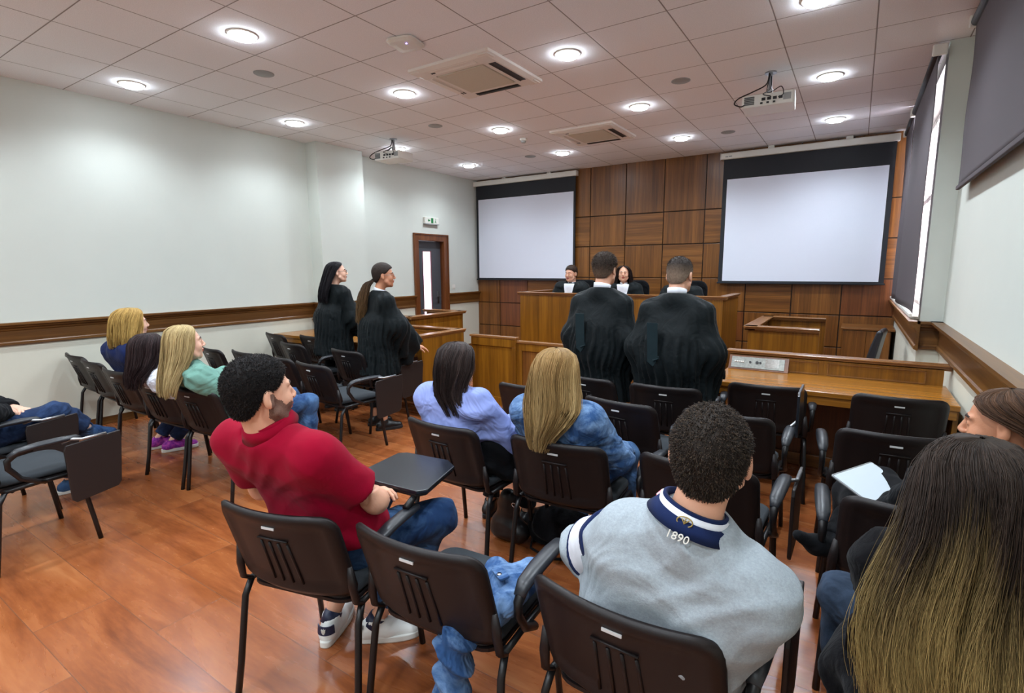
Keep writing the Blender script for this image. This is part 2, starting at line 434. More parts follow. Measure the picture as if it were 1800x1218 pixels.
# ---------------------------------------------------------------- roller blinds
def blind(y0, y1, x, zb, zt, label, bar, wav=.012, seed=1, case=M['blinddark']):
    r = root('roller_blind', label, 'roller blind', (x, (y0 + y1) / 2, zb), group='dark roller blinds along the window wall')
    ny, nz = 24, 30
    vs = []; fs = []
    for s in (0, 1):
        for j in range(nz + 1):
            for i in range(ny + 1):
                u = i / ny; t = j / nz
                xx = x + wav * math.sin(u * 5 + seed + t * 1.3) * (1 - t) + .004 * math.sin(t * 9 + seed) + s * .003
                yy = y0 + (y1 - y0) * u
                if i in (0,): yy += wav * .9 * math.sin(t * 7 + seed)
                vs.append((xx, yy, zb + (zt - zb) * t))
    q = (ny + 1) * (nz + 1)
    for j in range(nz):
        for i in range(ny):
            a = j * (ny + 1) + i
            fs.append((a, a + 1, a + ny + 2, a + ny + 1)); fs.append((q + a, q + a + ny + 1, q + a + ny + 2, q + a + 1))
    for j in range(nz):
        a = j * (ny + 1); fs.append((a, a + ny + 1, q + a + ny + 1, q + a)); a += ny; fs.append((a, q + a, q + a + ny + 1, a + ny + 1))
    for i in range(ny): fs.append((i, q + i, q + i + 1, i + 1))
    build('fabric', MB().add(vs, fs), M['blind'], r, w=True, smooth=True)
    build('roller', MB().tube([(x, y0 + .01, zt), (x, y1 - .01, zt)], .032, 16), case, r, w=True, smooth=True)
    for yy in (y0 - .012, y1 - .008):
        build('bracket', MB().box(x - .04, x + .055, yy, yy + .02, zt - .04, zt + .045), M['white'], r, w=True, bevel=.008)
    build('bottom_bar', MB().box(x - .011, x + .011, y0 + .01, y1 - .01, zb - .028, zb), bar, r, w=True, bevel=.004)
    return r
blind(7.47, 8.54, .40, 1.20, 3.24, 'dark roller blind next to the wood-panelled end wall', M['white'], .02, 2)
blind(5.44, 7.41, .40, 1.20, 3.24, 'dark roller blind beside the bright window gap, second from the panelled wall', M['white'], .018, .4)
blind(1.75, 5.02, .56, 2.16, 3.26, 'wide dark roller blind hanging half down the side wall, nearest the camera', M['blind'], .006, 1)

# ---------------------------------------------------------------- projection screens
def screen(x0, x1, z0, label, bl, br, zt=3.28, zw=2.93, dx=.0):
    r = root('projection_screen', label, 'projection screen', ((x0 + x1) / 2, 8.62, z0), group='projection screens on the panelled wall')
    y = 8.61
    mb = MB().box(x0 - .04, x1 + .03, y - .045, y + .055, zt - .09, zt + .0)
    build('case', mb, M['white'], r, w=True, bevel=.012)
    build('case_end', MB().box(x0 - .046, x0 - .038, y - .05, y + .058, zt - .094, zt + .003), M['cream'], r, w=True, bevel=.004)
    build('masking', MB().box(x0, x1, y, y + .002, z0, zt - .09), M['black'], r, w=True)
    build('viewing_surface', MB().box(x0 + bl, x1 - br, y - .0015, y, z0 + .03, zw), M['screen'], r, w=True)
    build('weight_bar', MB().box(x0 - .015, x1 + .015, y - .012, y + .014, z0 - .012, z0 + .012), M['black'], r, w=True, bevel=.004)
    for t in (.3, .75):
        xx = x0 + (x1 - x0) * t
        build('mounting_bracket', MB().box(xx - .04, xx + .04, y, y + .04, zt, CZ), M['white'], r, w=True)
    return r
screen(-6.46, -4.27, 1.37, 'lowered white projection screen on the panelled wall next to the grey door', .05, .04)
s2 = screen(-1.80, .31, 1.35, 'lowered white projection screen on the panelled wall next to the window blinds', .06, .06, zt=3.27, zw=2.89)
build('printed_mark', MB().box(-1.775, -1.735, 8.5640, 8.5648, 3.208, 3.222).box(-1.728, -1.682, 8.5640, 8.5648, 3.210, 3.224), M['greysign'], s2, w=True)

# ---------------------------------------------------------------- ceiling fittings
def downlight(x, y, label, seen=True):
    r = root('ceiling_light', label, 'ceiling light', (x, y, CZ), group='round recessed ceiling lights')
    return r
dl_trim = dl_lens = None
def make_downlight():
    r = root('ceiling_light', 'x', 'ceiling light', (0, 0, CZ), group='round recessed ceiling lights')
    build('trim_ring', MB().lathe([(.086, 0), (.106, 0), (.108, -.003), (.104, -.008), (.094, -.010), (.086, -.008)], (0, 0, 0), 40), M['white'], r, smooth=True)
    build('diffuser', MB().lathe([(.0, -.001), (.084, -.001), (.084, -.022), (.080, -.027), (.0, -.028)][::-1], (0, 0, 0), 36), M['lamp'], r, smooth=True)
    return r
proto_dl = make_downlight()
LIGHTS = [(-.34, 4.18, 'ceiling light cut by the top of the picture, nearest the camera on the blind side'),
 (-.34, 5.85, 'ceiling light beside the near projector, on the window side'),
 (-.35, 7.55, 'ceiling light over the large screen, next to the window blinds'),
 (-2.10, 4.06, 'ceiling light just beside the larger air conditioner, on its window side'),
 (-2.10, 5.75, 'ceiling light midway between the two air conditioners, toward the near projector'),
 (-2.11, 7.42, 'ceiling light beyond the farther air conditioner, near the panelled wall'),
 (-3.93, 2.40, 'largest ceiling light, upper left, nearest the row of three seated women'),
 (-3.88, 4.02, 'ceiling light between the flat access point and the far projector'),
 (-3.88, 5.70, 'ceiling light next to the small smoke detector'),
 (-3.86, 7.33, 'ceiling light over the corner of the screen beside the door'),
 (-5.79, 2.41, 'ceiling light close to the plain side wall, nearest the camera'),
 (-5.70, 4.05, 'ceiling light close to the side wall, just before the pilaster'),
 (-5.68, 5.72, 'ceiling light right behind the far hanging projector'),
 (-5.62, 7.30, 'farthest ceiling light, in the corner above the grey door')]
LP = [(x, y) for x, y, _ in LIGHTS]
for i, (x, y, lab) in enumerate(LIGHTS):
    o = proto_dl if i == 0 else copy_tree(proto_dl)
    o.location = (x, y, CZ); o['label'] = lab
BACKL = [(x, y) for y in (.75, -.9, -2.5) for x in (-5.75, -3.95, -2.12, -.34)]
LP += [(-2.12, 2.4), (-.34, 2.45)]

def lamp(x, y, e, col=(.87, .985, 1.08)):
    l = bpy.data.lights.new('downlight_lamp', 'SPOT'); l.energy = e; l.spot_size = R(SPOT_SIZE); l.spot_blend = .75; l.shadow_soft_size = .07; l.color = col
    o = bpy.data.objects.new('downlight_lamp', l); o.location = (x, y, CZ - .045); COL.objects.link(o)
SPOT_SIZE = 150
for x, y in LP: lamp(x, y, 32 if x < -5.5 else 50)
for x, y in BACKL: lamp(x, y, 34 if x < -5.5 else 50)

def lab_speaker(x, y, lab, r=.09):
    o = root('ceiling_speaker', lab, 'ceiling speaker', (x, y, CZ), group='round grey ceiling speakers')
    build('grille', MB().lathe([(0, -.006), (.075, -.006), (.08, -.004)][::-1], (0, 0, 0), 28), plain('speaker_grille', (150, 144, 140), .8), o, smooth=True)
    build('rim', MB().lathe([(.08, 0), (.086, 0), (.086, -.004), (.08, -.007)], (0, 0, 0), 28), M['greysign'], o, smooth=True)
lab_speaker(-4.53, 2.94, 'round ceiling speaker above the seated women, nearest the camera')
lab_speaker(-4.43, 5.10, 'small round ceiling speaker between the far projector and the larger air conditioner')
lab_speaker(-1.51, 5.21, 'round ceiling speaker between the larger air conditioner and the near projector')
lab_speaker(-1.53, 7.46, 'round ceiling speaker over the top of the large screen')
lab_speaker(-4.40, 7.28, 'faint round ceiling speaker in front of the screen beside the door')

def cassette(cx, cy, w, lab):
    r = root('air_conditioner', lab, 'air conditioner', (cx, cy, CZ), group='ceiling air conditioning cassettes')
    h = w / 2
    mb = MB()
    # bevelled panel: outer flat rim, then sloped to the inner frame
    def ring(s, z): return [(-s, -s, z), (s, -s, z), (s, s, z), (-s, s, z)]
    mb.loft([ring(h, 0), ring(h, -.022), ring(h * .9, -.040), ring(h * .60, -.040), ring(h * .60, -.030)])
    build('panel', mb, M['cream'], r)
    build('intake_grille', MB().prism([(a, b) for a, b in rrect(w * .58, w * .58, .02)], 'Z', -.046, -.030), M['grille'], r, bevel=.003)
    for k in range(4):
        Mr = Matrix.Rotation(k * math.pi / 2, 4, 'Z')
        mb = MB().box(-h * .56, h * .56, h * .70, h * .86, -.0425, -.036, Mr)
        open_ = k in (0, 3)
        build('air_slot', mb, M['slot'] if open_ else M['cream'], r)
        fl = MB().box(-h * .55, h * .55, -.005, .028, -.002, .002, Mr @ Matrix.Translation((0, h * .745, -.046)) @ Matrix.Rotation(R(28), 4, 'X'))
        build('louvre', fl, M['slot'] if open_ else M['cream'], r)
        if not open_: build('slot_end', MB().box(h * .46, h * .56, h * .71, h * .80, -.0455, -.036, Mr), M['slot'], r)
        build('corner_cap', MB().box(h * .72, h * .97, h * .72, h * .97, -.036, -.028, Mr), M['cream'], r, bevel=.006)
    return r
cassette(-2.99, 4.02, .86, 'larger cream ceiling air conditioner with dark slots, nearest the camera')
cassette(-2.99, 6.53, .84, 'farther cream ceiling air conditioner, toward the panelled wall')

ap = root('wireless_access_point', 'flat white rounded access point with violet light on the ceiling', 'access point', (-3.02, 3.16, CZ), R(12))
ra = []
for s, z in ((.105, 0), (.118, -.008), (.118, -.022), (.100, -.036), (.05, -.040)):
    ra.append([(a, b, z) for a, b in rrect(2 * s, 2 * s, s * .45, 6)])
build('housing', MB().loft(ra), M['white'], ap, smooth=False, bevel=0)
build('status_light', MB().lathe([(.006, -.038), (.006, -.043), (.0, -.044)], (.04, -.055, 0), 10), M['led'], ap)
sm = root('smoke_detector', 'small white smoke detector near the farther air conditioner', 'smoke detector', (-3.89, 6.26, CZ))
build('base', MB().lathe([(.05, 0), (.05, -.02), (.045, -.028)], n=20), M['white'], sm, smooth=True)
build('sensor_head', MB().lathe([(.032, -.028), (.032, -.045), (.024, -.055), (0, -.057)], n=18), M['greysign'], sm, smooth=True)

def projector(x, y, z, rz, lab, s=1.):
    r = root('projector', lab, 'projector', (x, y, z), rz, group='ceiling mounted projectors')
    w, d, h = .42 * s, .31 * s, .105 * s
    build('body', MB().prism([(a, b) for a, b in rrect(w, d, .03)], 'Z', -h, 0), M['white'], r, bevel=.008)
    build('side_vent', MB().box(-w / 2 + .02, -w / 2 + .10, -d / 2 - .002, -d / 2 + .01, -h + .02, -.015), M['greysign'], r)
    mb = MB()
    for i in range(5): mb.box(-w / 2 + .018, -w / 2 + .102, -d / 2 - .005, -d / 2, -h + .024 + i * .014, -h + .029 + i * .014)
    build('vent_slats', mb, M['slot'], r)
    mb = MB()
    for i in range(4): mb.box(-.05 + i * .045, -.02 + i * .045, -d / 2 - .006, -d / 2 + .004, -h + .045, -h + .068)
    for i in range(3): mb.box(-.06 + i * .05, -.04 + i * .05, -d / 2 - .006, -d / 2 + .004, -h + .018, -h + .032)
    build('connector_panel', mb, M['cable'], r)
    build('speaker_grille', MB().box(w / 2 - .09, w / 2 - .03, -d / 2 - .004, -d / 2 + .004, -h + .03, -h + .085), M['greysign'], r)
    build('lens', MB().tube([(w * .2, d / 2 - .02, -h * .5), (w * .2, d / 2 + .02, -h * .5)], .035, 16), M['slot'], r, smooth=True)
    t = CZ - z
    mt = build('ceiling_mount', MB().tube([(0, 0, 0), (0, 0, t)], .016, 12).lathe([(.05, t - .012), (.05, t)], n=20).box(-.07, .07, -.012, .012, .0, .014).box(-.012, .012, -.09, .09, .0, .014).tube([(0, 0, .02), (0, 0, .07)], .026, 12), M['alu'], r, smooth=False)
    mb = MB()
    def cab(pts):
        out = []
        P = [Vector(p) for p in pts]
        for i in range(len(P) - 1):
            a = P[max(i - 1, 0)]; b = P[i]; c = P[i + 1]; d_ = P[min(i + 2, len(P) - 1)]
            for k in range(6):
                t_ = k / 6
                out.append(.5 * ((2 * b) + (-a + c) * t_ + (2 * a - 5 * b + 4 * c - d_) * t_ ** 2 + (-a + 3 * b - 3 * c + d_) * t_ ** 3))
        out.append(P[-1]); return out
    mb.tube(cab([(-.01, -.02, t - .01), (-.03, -.03, t * .5), (-.14, -.09, .04), (-.24, -.14, -.01), (-.27, -.17, -.06), (-.22, -.17, -.09), (-.19, -d / 2, -.08)]), .006, 6)
    build('power_cable', mb, M['cable'], r, smooth=True)
    mb = MB().tube(cab([(.0, -.02, t - .02), (-.02, -.05, .05), (.02, -.16, .0), (.1, -.18, .03), (.12, -.17, -.03), (.08, -d / 2, -.045)]), .004, 6)
    mb.tube(cab([(.01, -.02, t - .04), (.01, -.05, .06), (-.04, -.17, -.01), (.02, -.19, -.04), (.02, -d / 2, -.045)]), .004, 6)
    build('signal_cable', mb, M['cable'], r, smooth=True)
    return r
projector(-.78, 5.45, 3.10, R(4), 'white projector hanging from the ceiling in front of the large screen')
projector(-5.33, 5.28, 3.13, R(8), 'white projector hanging from the ceiling near the side wall pilaster')
# ---------------------------------------------------------------- courtroom furniture
def ledge(mb, axis, a0, a1, c, w, z, over=.025, th=.03):
    """moulded cap rail: centre coordinate c, width w, top at z"""
    h = w / 2
    prof = [(-h - over, z - th * .35), (-h - over, z - .004), (-h - over + .004, z), (h + over - .004, z), (h + over, z - .004), (h + over, z - th * .35), (h + over * .55, z - th * .5), (h + over * .55, z - th * .9), (h + over * .2, z - th), (h + over * .2, z - th * 1.35), (-h - over * .2, z - th * 1.35), (-h - over * .2, z - th), (-h - over * .55, z - th * .9), (-h - over * .55, z - th * .5)]
    return mb.prism([(c + a, b) for a, b in prof], axis, a0, a1)

# judges' bench
BX0, BX1, BYf, BYb, BZ = -4.33, -1.36, 6.86, 7.85, 1.23
jb = root('judges_bench', 'tall wooden judges bench with a raised front below the panelled wall', 'bench', (-2.85, 7.2, 0))
build('platform', MB().box(BX0 + .04, BX1 - .04, BYf + .04, 8.66, 0, .33), M['bench'], jb, w=True, bevel=.005)
build('front_panel', MB().box(BX0, BX1, BYf, BYf + .04, 0, BZ - .03), M['bench'], jb, w=True, bevel=.003)
for x0, x1 in ((BX0, BX0 + .04), (BX1 - .04, BX1)):
    build('side_panel', MB().box(x0, x1, BYf + .04, BYb, 0, BZ - .03), M['bench'], jb, w=True, bevel=.003)
mb = ledge(MB(), 'X', BX0 - .04, BX1 + .04, BYf + .03, .07, BZ)
build('front_cap', mb, M['benchtrim'], jb, w=True)
for x in (BX0 + .02, BX1 - .02):
    build('side_cap', ledge(MB(), 'Y', BYf + .03, BYb, x, .05, BZ), M['benchtrimY'], jb, w=True)
build('inner_desk', MB().box(BX0 + .04, BX1 - .04, BYf + .04, BYf + .55, 1.04, 1.075), M['desktop'], jb, w=True, bevel=.004)
build('plinth', MB().box(BX0 - .012, BX1 + .012, BYf - .012, BYf, 0, .1), M['woodH'], jb, w=True, bevel=.004)

# long clerk / counsel desk on the window side
def desk(x0, x1, label, group='long counsel desks', xl=None):
    r = root('counsel_desk', label, 'desk', ((x0 + x1) / 2, 4.4, 0), group=group)
    build('worktop', MB().box(x0, x1, 4.06, 4.72, .715, .75), M['desktop'], r, w=True, bevel=.004)
    build('apron', MB().box(x0 + .01, x1 - .01, 4.075, 4.10, .655, .715), M['desktop'], r, w=True, bevel=.003)
    build('modesty_panel', MB().box(x0 + .02, x1 - .02, 4.70, 4.725, 0, .87), M['woodV2'], r, w=True)
    build('kickboard', MB().box(x0 + .02, x1 - .02, 4.675, 4.70, 0, .10), M['woodH'], r, w=True, bevel=.005)
    build('ledge_cap', ledge(MB(), 'X', x0 - .02, x1 + .02, 4.735, .06, .90), M['benchtrim'], r, w=True)
    mb = MB().box(x0 + .02, x1 - .02, 4.694, 4.70, .75, .865)
    build('upstand', mb, M['bench'], r, w=True)
    k = int((x1 - x0) / 1.2) + 1; mb = MB()
    for i in range(k):
        a = x0 + .06 + (x1 - x0 - .12) * i / k; b = x0 + .06 + (x1 - x0 - .12) * (i + 1) / k - .06
        mb.box(a, b, 4.688, 4.694, .755, .762).box(a, a + .006, 4.688, 4.694, .762, .85).box(b - .006, b, 4.688, 4.694, .762, .85).box(a, b, 4.688, 4.694, .845, .85)
    build('panel_bead', mb, M['benchtrim'], r, w=True)
    return r
dR = desk(-.86, .59, 'long wooden desk in front of the witness stand, reaching the window wall')
build('end_panel', MB().box(-.88, -.86, 4.10, 4.72, 0, .72), M['bench'], dR, w=True)
build('end_panel', MB().box(.565, .59, 4.10, 4.72, 0, .72), M['bench'], dR, w=True)
dL = desk(-6.46, -3.86, 'long wooden desk behind the two robed women, reaching the plain wall')
build('end_panel', MB().box(-3.86, -3.80, 4.06, 4.78, 0, .87), M['bench'], dL, w=True, bevel=.003)
build('end_cap', ledge(MB(), 'Y', 4.02, 4.80, -3.83, .06, .90), M['benchtrimY'], dL, w=True)

# socket and control panel set into the desk upstand
cp = root('control_panel', 'steel control panel with sockets and buttons on the desk back', 'control panel', (-.62, 4.66, .81))
build('frame', MB().prism([(4.63, .751), (4.692, .862), (4.70, .862), (4.70, .751)], 'X', -.85, -.40), M['woodV2'], cp, w=True, bevel=.002)
A = Matrix.Translation((0, 4.6605, .8065)) @ Matrix.Rotation(-math.atan2(.062, .111), 4, 'X')
build('steel_plate', MB().box(-.83, -.43, -.003, .0005, -.048, .048, A), plain('brushed_steel', (128, 128, 122), .4, .2, 60, metal=.6), cp, w=True, bevel=.001)
for x, rr in ((-.685, .009), (-.632, .012), (-.608, .009), (-.80, .006), (-.785, .006), (-.77, .006), (-.755, .006), (-.74, .006)):
    pth = [A @ Vector((x, -.003, .004)), A @ Vector((x, -.010, .004))]
    build('push_button' if rr < .008 else 'socket', MB().tube(pth, rr, 12), M['cable'] if rr > .008 else M['cream'], cp, w=True, smooth=False)
build('label_area', MB().box(-.57, -.47, -.0045, -.003, -.035, .04, A), plain('polished_cover', (205, 205, 200), .15, .15, 90, metal=.9), cp, w=True)

# low partition between the desks
pt = root('low_partition', 'low wooden partition wall between the desks, in front of the judges bench', 'partition', (-3.1, 4.96, 0))
build('tall_panel', MB().box(-3.80, -3.17, 4.93, 4.96, 0, .80), M['bench'], pt, w=True, bevel=.003)
build('tall_cap', MB().box(-3.82, -3.165, 4.91, 4.985, .795, .82), M['benchtrim'], pt, w=True, bevel=.004)
build('tall_frame', MB().box(-3.80, -3.17, 4.915, 4.93, .70, .795).box(-3.22, -3.17, 4.915, 4.93, .10, .70).box(-3.80, -3.17, 4.915, 4.93, 0, .10), M['bench'], pt, w=True, bevel=.003)
build('low_panel', MB().box(-3.17, -.95, 4.96, 4.99, 0, .755), M['woodV'], pt, w=True, bevel=.003)
build('low_cap', MB().box(-3.17, -.93, 4.935, 5.01, .755, .78), M['benchtrim'], pt, w=True, bevel=.004)
build('low_frame', MB().box(-3.17, -.95, 4.945, 4.96, .67, .755).box(-3.17, -3.10, 4.945, 4.96, .10, .67).box(-3.17, -.95, 4.945, 4.96, 0, .10), M['bench'], pt, w=True, bevel=.003)

# witness stands (U shaped)
def stand(xc, xo, y0, y1, label, z=.97):
    r = root('witness_stand', label, 'witness stand', ((xc + xo) / 2, (y0 + y1) / 2, 0), group='wooden witness stands')
    s = 1 if xo > xc else -1
    xm0, xm1 = sorted((xc, xo))
    build('front_panel', MB().box(xm0, xm1, y0, y0 + .03, 0, z - .03), M['bench'], r, w=True, bevel=.003)
    build('back_panel', MB().box(xm0, xm1, y1 - .03, y1, 0, z - .03), M['bench'], r, w=True, bevel=.003)
    a, b = sorted((xc, xc + s * .03))
    build('side_panel', MB().box(a, b, y0 + .03, y1 - .03, 0, z - .03), M['bench'], r, w=True, bevel=.003)
    build('front_cap', ledge(MB(), 'X', xm0 - .03, xm1 + .0, y0 + .02, .09, z), M['benchtrim'], r, w=True)
    build('back_cap', ledge(MB(), 'X', xm0 - .03, xm1 + .0, y1 - .02, .09, z), M['benchtrim'], r, w=True)
    build('side_cap', ledge(MB(), 'Y', y0 - .03, y1 + .03, xc + s * .02, .09, z), M['benchtrimY'], r, w=True)
    return r
stand(-.93, -.27, 6.05, 7.40, 'wooden witness stand with an open rail top below the large screen')
stand(-4.90, -5.60, 5.05, 6.15, 'wooden witness stand in front of the grey door')

cb = root('low_cabinet', 'plain low wooden cabinet against the panelled wall, beside the window corner', 'cabinet', (.2, 8.35, 0))
build('top', MB().box(-.12, .49 - .03, 8.06, 8.67, .775, .80), M['woodH'], cb, w=True, bevel=.004)
build('body', MB().box(-.10, .42, 8.09, 8.66, 0, .775), M['woodV'], cb, w=True, bevel=.003)
build('door', MB().box(-.095, .157, 8.078, 8.09, .03, .765), M['woodV'], cb, w=True, bevel=.002)
build('door', MB().box(.163, .415, 8.078, 8.09, .03, .765), M['woodV'], cb, w=True, bevel=.002)

# ---------------------------------------------------------------- chairs
M['shell'] = plain('chair_shell_plastic', (26, 20, 20), .42, .06, 90, .12, 500, spec=.3)
M['seatfab'] = plain('chair_seat_fabric', (40, 45, 50), .9, .12, 300, .3, 500)
M['tube'] = plain('chair_tube', (20, 18, 19), .38, spec=.4)
M['armpad'] = plain('chair_arm_plastic', (34, 36, 41), .38, spec=.5)
M['tablet'] = plain('tablet_board', (28, 20, 19), .5)
M['tablettop'] = plain('tablet_board_top', (24, 27, 33), .25, spec=.5)
M['badge'] = plain('chair_badge', (205, 205, 205), .4)

def shell_mesh():
    """curved plastic back shell"""
    W, H = .49, .345
    nx, nz = 22, 14
    vs = []; fs = []
    def P(u, t, s):
        # u in -1..1, t 0..1 ; superellipse outline
        x = u * W / 2; z = .465 + t * H
        yc = -.19 - .11 * t + .05 * u * u * (1.0)        # concave towards the sitter, leaning back
        return x, yc, z
    def inset(u, t):
        # squash the grid to a rounded outline
        a, b = u, 2 * t - 1
        r = .22
        ax, bx = abs(a), abs(b)
        # corner rounding
        lx, lz = 1 - r * 1.0, 1 - r * W / H
        if ax > lx and bx > lz:
            dx, dz = (ax - lx) / (1 - lx), (bx - lz) / (1 - lz)
            m_ = max(dx, dz); q = math.hypot(dx, dz)
            if q > 0:
                k = m_ / q
                ax = lx + dx * k * (1 - lx); bx = lz + dz * k * (1 - lz)
        return math.copysign(ax, a), (math.copysign(bx, b) + 1) / 2
    for s in (0, 1):
        for j in range(nz + 1):
            for i in range(nx + 1):
                u, t = inset(-1 + 2 * i / nx, j / nz)
                x, y, z = P(u, t, s)
                rim = max(abs(-1 + 2 * i / nx), abs(2 * j / nz - 1))
                if s == 0:   # rear face: raised rim, recessed field
                    y -= .030 if rim > .86 else (.016 if rim < .78 else .016 + (.014) * (rim - .78) / .08)
                    if rim > .98: y += .012
                else:
                    y += .004 if rim < .98 else -.006
                vs.append((x, y, z))
    q = (nx + 1) * (nz + 1)
    for j in range(nz):
        for i in range(nx):
            a = j * (nx + 1) + i
            fs.append((a, a + nx + 1, a + nx + 2, a + 1)); fs.append((q + a, q + a + 1, q + a + nx + 2, q + a + nx + 1))
    for i in range(nx):
        fs.append((i, i + 1, q + i + 1, q + i)); a = nz * (nx + 1) + i; fs.append((a, q + a, q + a + 1, a + 1))
    for j in range(nz):
        a = j * (nx + 1); fs.append((a, q + a, q + a + nx + 1, a + nx + 1)); a += nx; fs.append((a, a + nx + 1, q + a + nx + 1, q + a))
    return MB().add(vs, fs)
def back_y(t, u=0.): return -.19 - .11 * t + .05 * u * u
def make_chair(arms=(False, False), tab=None):
    r = root('stacking_chair', 'x', 'chair', (0, 0, 0), group='black stacking chairs')
    build('backrest', shell_mesh(), M['shell'], r, smooth=True)
    # moulded ribs and the small badge on the rear of the shell
    mb = MB()
    for k in range(4):
        x = -.062 + k * .0413
        pts = [(x * (1.0 - .12 * t), back_y(.14 + .5 * t, x / .245) - .0175, .465 + .345 * (.14 + .5 * t)) for t in (0, .33, .66, 1)]
        mb.tube(pts, .0052, 6)
    tt = .68
    mb.tube([(-.062, back_y(tt) - .0175, .465 + .345 * tt), (0, back_y(tt) - .018, .465 + .345 * tt), (.062, back_y(tt) - .0175, .465 + .345 * tt)], .0045, 6)
    build('moulded_ribs', mb, M['shell'], r, smooth=True)
    tt = .82; y = back_y(tt) - .018; z = .465 + .345 * tt
    build('badge', MB().box(-.026, .026, y - .002, y + .002, z - .0045, z + .0045), M['badge'], r, bevel=.001)
    # upholstered seat with a plastic pan below
    rings = []
    for s, z in ((.90, .432), (1.0, .440), (1.0, .452)):
        rings.append([(a, b + .025, z - .0) for a, b in rrect(.46 * s, .42 * s, .07 * s, 5)])
    build('seat_pan', MB().loft(rings), M['shell'], r, smooth=False, bevel=0)
    rings = []
    for s, z in ((.985, .452), (1.0, .462), (.99, .478), (.95, .487), (.6, .490), (.2, .489)):
        rings.append([(a, b + .025 , z + .010 * (a / .23) ** 2 - .008 * (b / .21 if b > .1 else 0)) for a, b in rrect(.46 * s, .42 * s, .07 * s, 5)])
    build('seat_cushion', MB().loft(rings), M['seatfab'], r, smooth=True)
    for sx in (-1, 1):
        for nm, pth in (('rear_leg', [(sx * .268, -.238, 0), (sx * .262, -.218, .12), (sx * .252, -.182, .38), (sx * .247, -.15, .437)]),
                        ('front_leg', [(sx * .262, .235, 0), (sx * .256, .215, .15), (sx * .248, .18, .40), (sx * .243, .15, .437)])):
            build('leg', MB().tube(pth, .0125, 10, flat=1.0), M['tube'], r, smooth=True)
        build('side_rail', MB().tube([(sx * .245, -.15, .437), (sx * .243, 0, .440), (sx * .243, .16, .437)], .0115, 8), M['tube'], r, smooth=True)
        up = [(sx * .247, -.15, .435), (sx * .250, -.185, .46), (sx * .247, -.195, .52), (sx * .240, -.20, .60)]
        build('back_support', MB().tube(up, [.013, .015, .018, .012], 8, flat=.6, up=(1, 0, 0)), M['shell'], r, smooth=True)
    build('cross_bar', MB().tube([(-.243, -.12, .43), (.243, -.12, .43)], .010, 8).tube([(-.243, .13, .43), (.243, .13, .43)], .010, 8), M['tube'], r, smooth=True)
    for sx, on in ((-1, arms[0]), (1, arms[1])):
        if not on: continue
        x = sx * .285
        post = [(sx * .25, .02, .435), (x, -.02, .46), (x, -.09, .50), (x, -.135, .57), (x, -.135, .61), (x, -.10, .64), (x, -.03, .648)]
        a = build('armrest', MB().tube(post, [.012, .013, .014, .015, .017, .020, .021], 10, flat=.9), M['tube'], r, smooth=True)
        pad = [(x, -.13, .630), (x, -.09, .652), (x, 0, .660), (x, .10, .660), (x, .17, .656), (x, .19, .650)]
        build('arm_pad', MB().tube(pad, [.010, .015, .017, .017, .015, .008], 10, flat=1.75), M['armpad'], a, smooth=True)
    if tab:
        x = .285
        if tab == 'down':
            outl = [(.10, -.03), (.37, -.01), (.375, -.05), (.35, -.32), (.33, -.345), (.12, -.37), (.10, -.35), (.09, -.06)]
            b = build('writing_tablet', MB().prism([(a, .66 + c) for a, c in outl], 'X', x + .035, x + .05), M['tablet'], r, bevel=.004)
            build('hinge', MB().tube([(x, .10, .64), (x + .02, .14, .655), (x + .045, .18, .648), (x + .045, .3, .65)], .009, 8), M['alu'], b, smooth=True)
        elif tab == 'up':
            outl = [(.02, -.02), (.30, -.04), (.33, .0), (.31, .22), (.28, .24), (.05, .24), (.02, .22)]
            b = build('writing_tablet', MB().prism([(a, .66 + c) for a, c in outl], 'X', x + .03, x + .045), M['tablettop'], r, bevel=.004)
            build('hinge', MB().tube([(x, .12, .675), (x + .02, .16, .69), (x + .035, .2, .70), (x + .035, .3, .68)], .009, 8), M['alu'], b, smooth=True)
        elif tab == 'open':
            outl = [(-.30, .16), (-.34, .20), (-.30, .47), (-.26, .49), (-.03, .46), (.03, .40), (.035, .14), (.0, .11)]
            b = build('writing_tablet', MB().prism([(x + a + .02, c + .04) for a, c in outl], 'Z', .715, .732), M['tablettop'], r, bevel=.005)
            build('tablet_underframe', MB().prism([(x + a * .94 + .012, c * .97 + .05) for a, c in outl], 'Z', .702, .7145), M['tablet'], b, bevel=.004)
            build('hinge', MB().tube([(x, .10, .68), (x, .16, .695), (x - .03, .24, .70)], .014, 8), M['tube'], b, smooth=True)
    return r
PROTO = {}
USED = set()
def chair(cx, yb, label, arms=(False, False), tab=None, rz=0., s=1.0):
    """cx, yb: where the middle of the top edge of the backrest stands"""
    key = (arms, tab)
    if key not in PROTO:
        o = make_chair(*key); PROTO[key] = o
    else:
        o = copy_tree(PROTO[key])
    off = Matrix.Rotation(rz, 4, 'Z') @ Vector((0, .30 * s, 0))
    o.location = (cx + off.x, yb + off.y, 0); o.rotation_euler = (0, 0, rz); o.scale = (s, (s + 1) / 2, 1)
    o['label'] = label
    return o
NO, RT, LT, BOTH = (False, False), (False, True), (True, False), (True, True)
CH = {}
CH['red'] = chair(-1.575, .915, 'black chair holding the man in the crimson polo shirt, its writing tablet folded open', RT, 'open', R(14))
CH['jacket'] = chair(-1.045, 1.02, 'empty black chair with a denim jacket lying on its seat', RT, None, R(4))
CH['grey'] = chair(-.42, 1.06, 'black chair holding the man in the grey sweater', RT, 'down', R(-2))
CH['ombre'] = chair(.29, 1.34, 'black chair under the woman with ombre hair', NO, None, R(0))
CH['girl'] = chair(-1.76, 1.96, 'black chair holding the dark-haired woman in the pale blue shirt', NO, None, R(-2))
CH['blond'] = chair(-1.11, 2.03, 'black chair holding the woman in the denim jacket', NO, None, R(5))
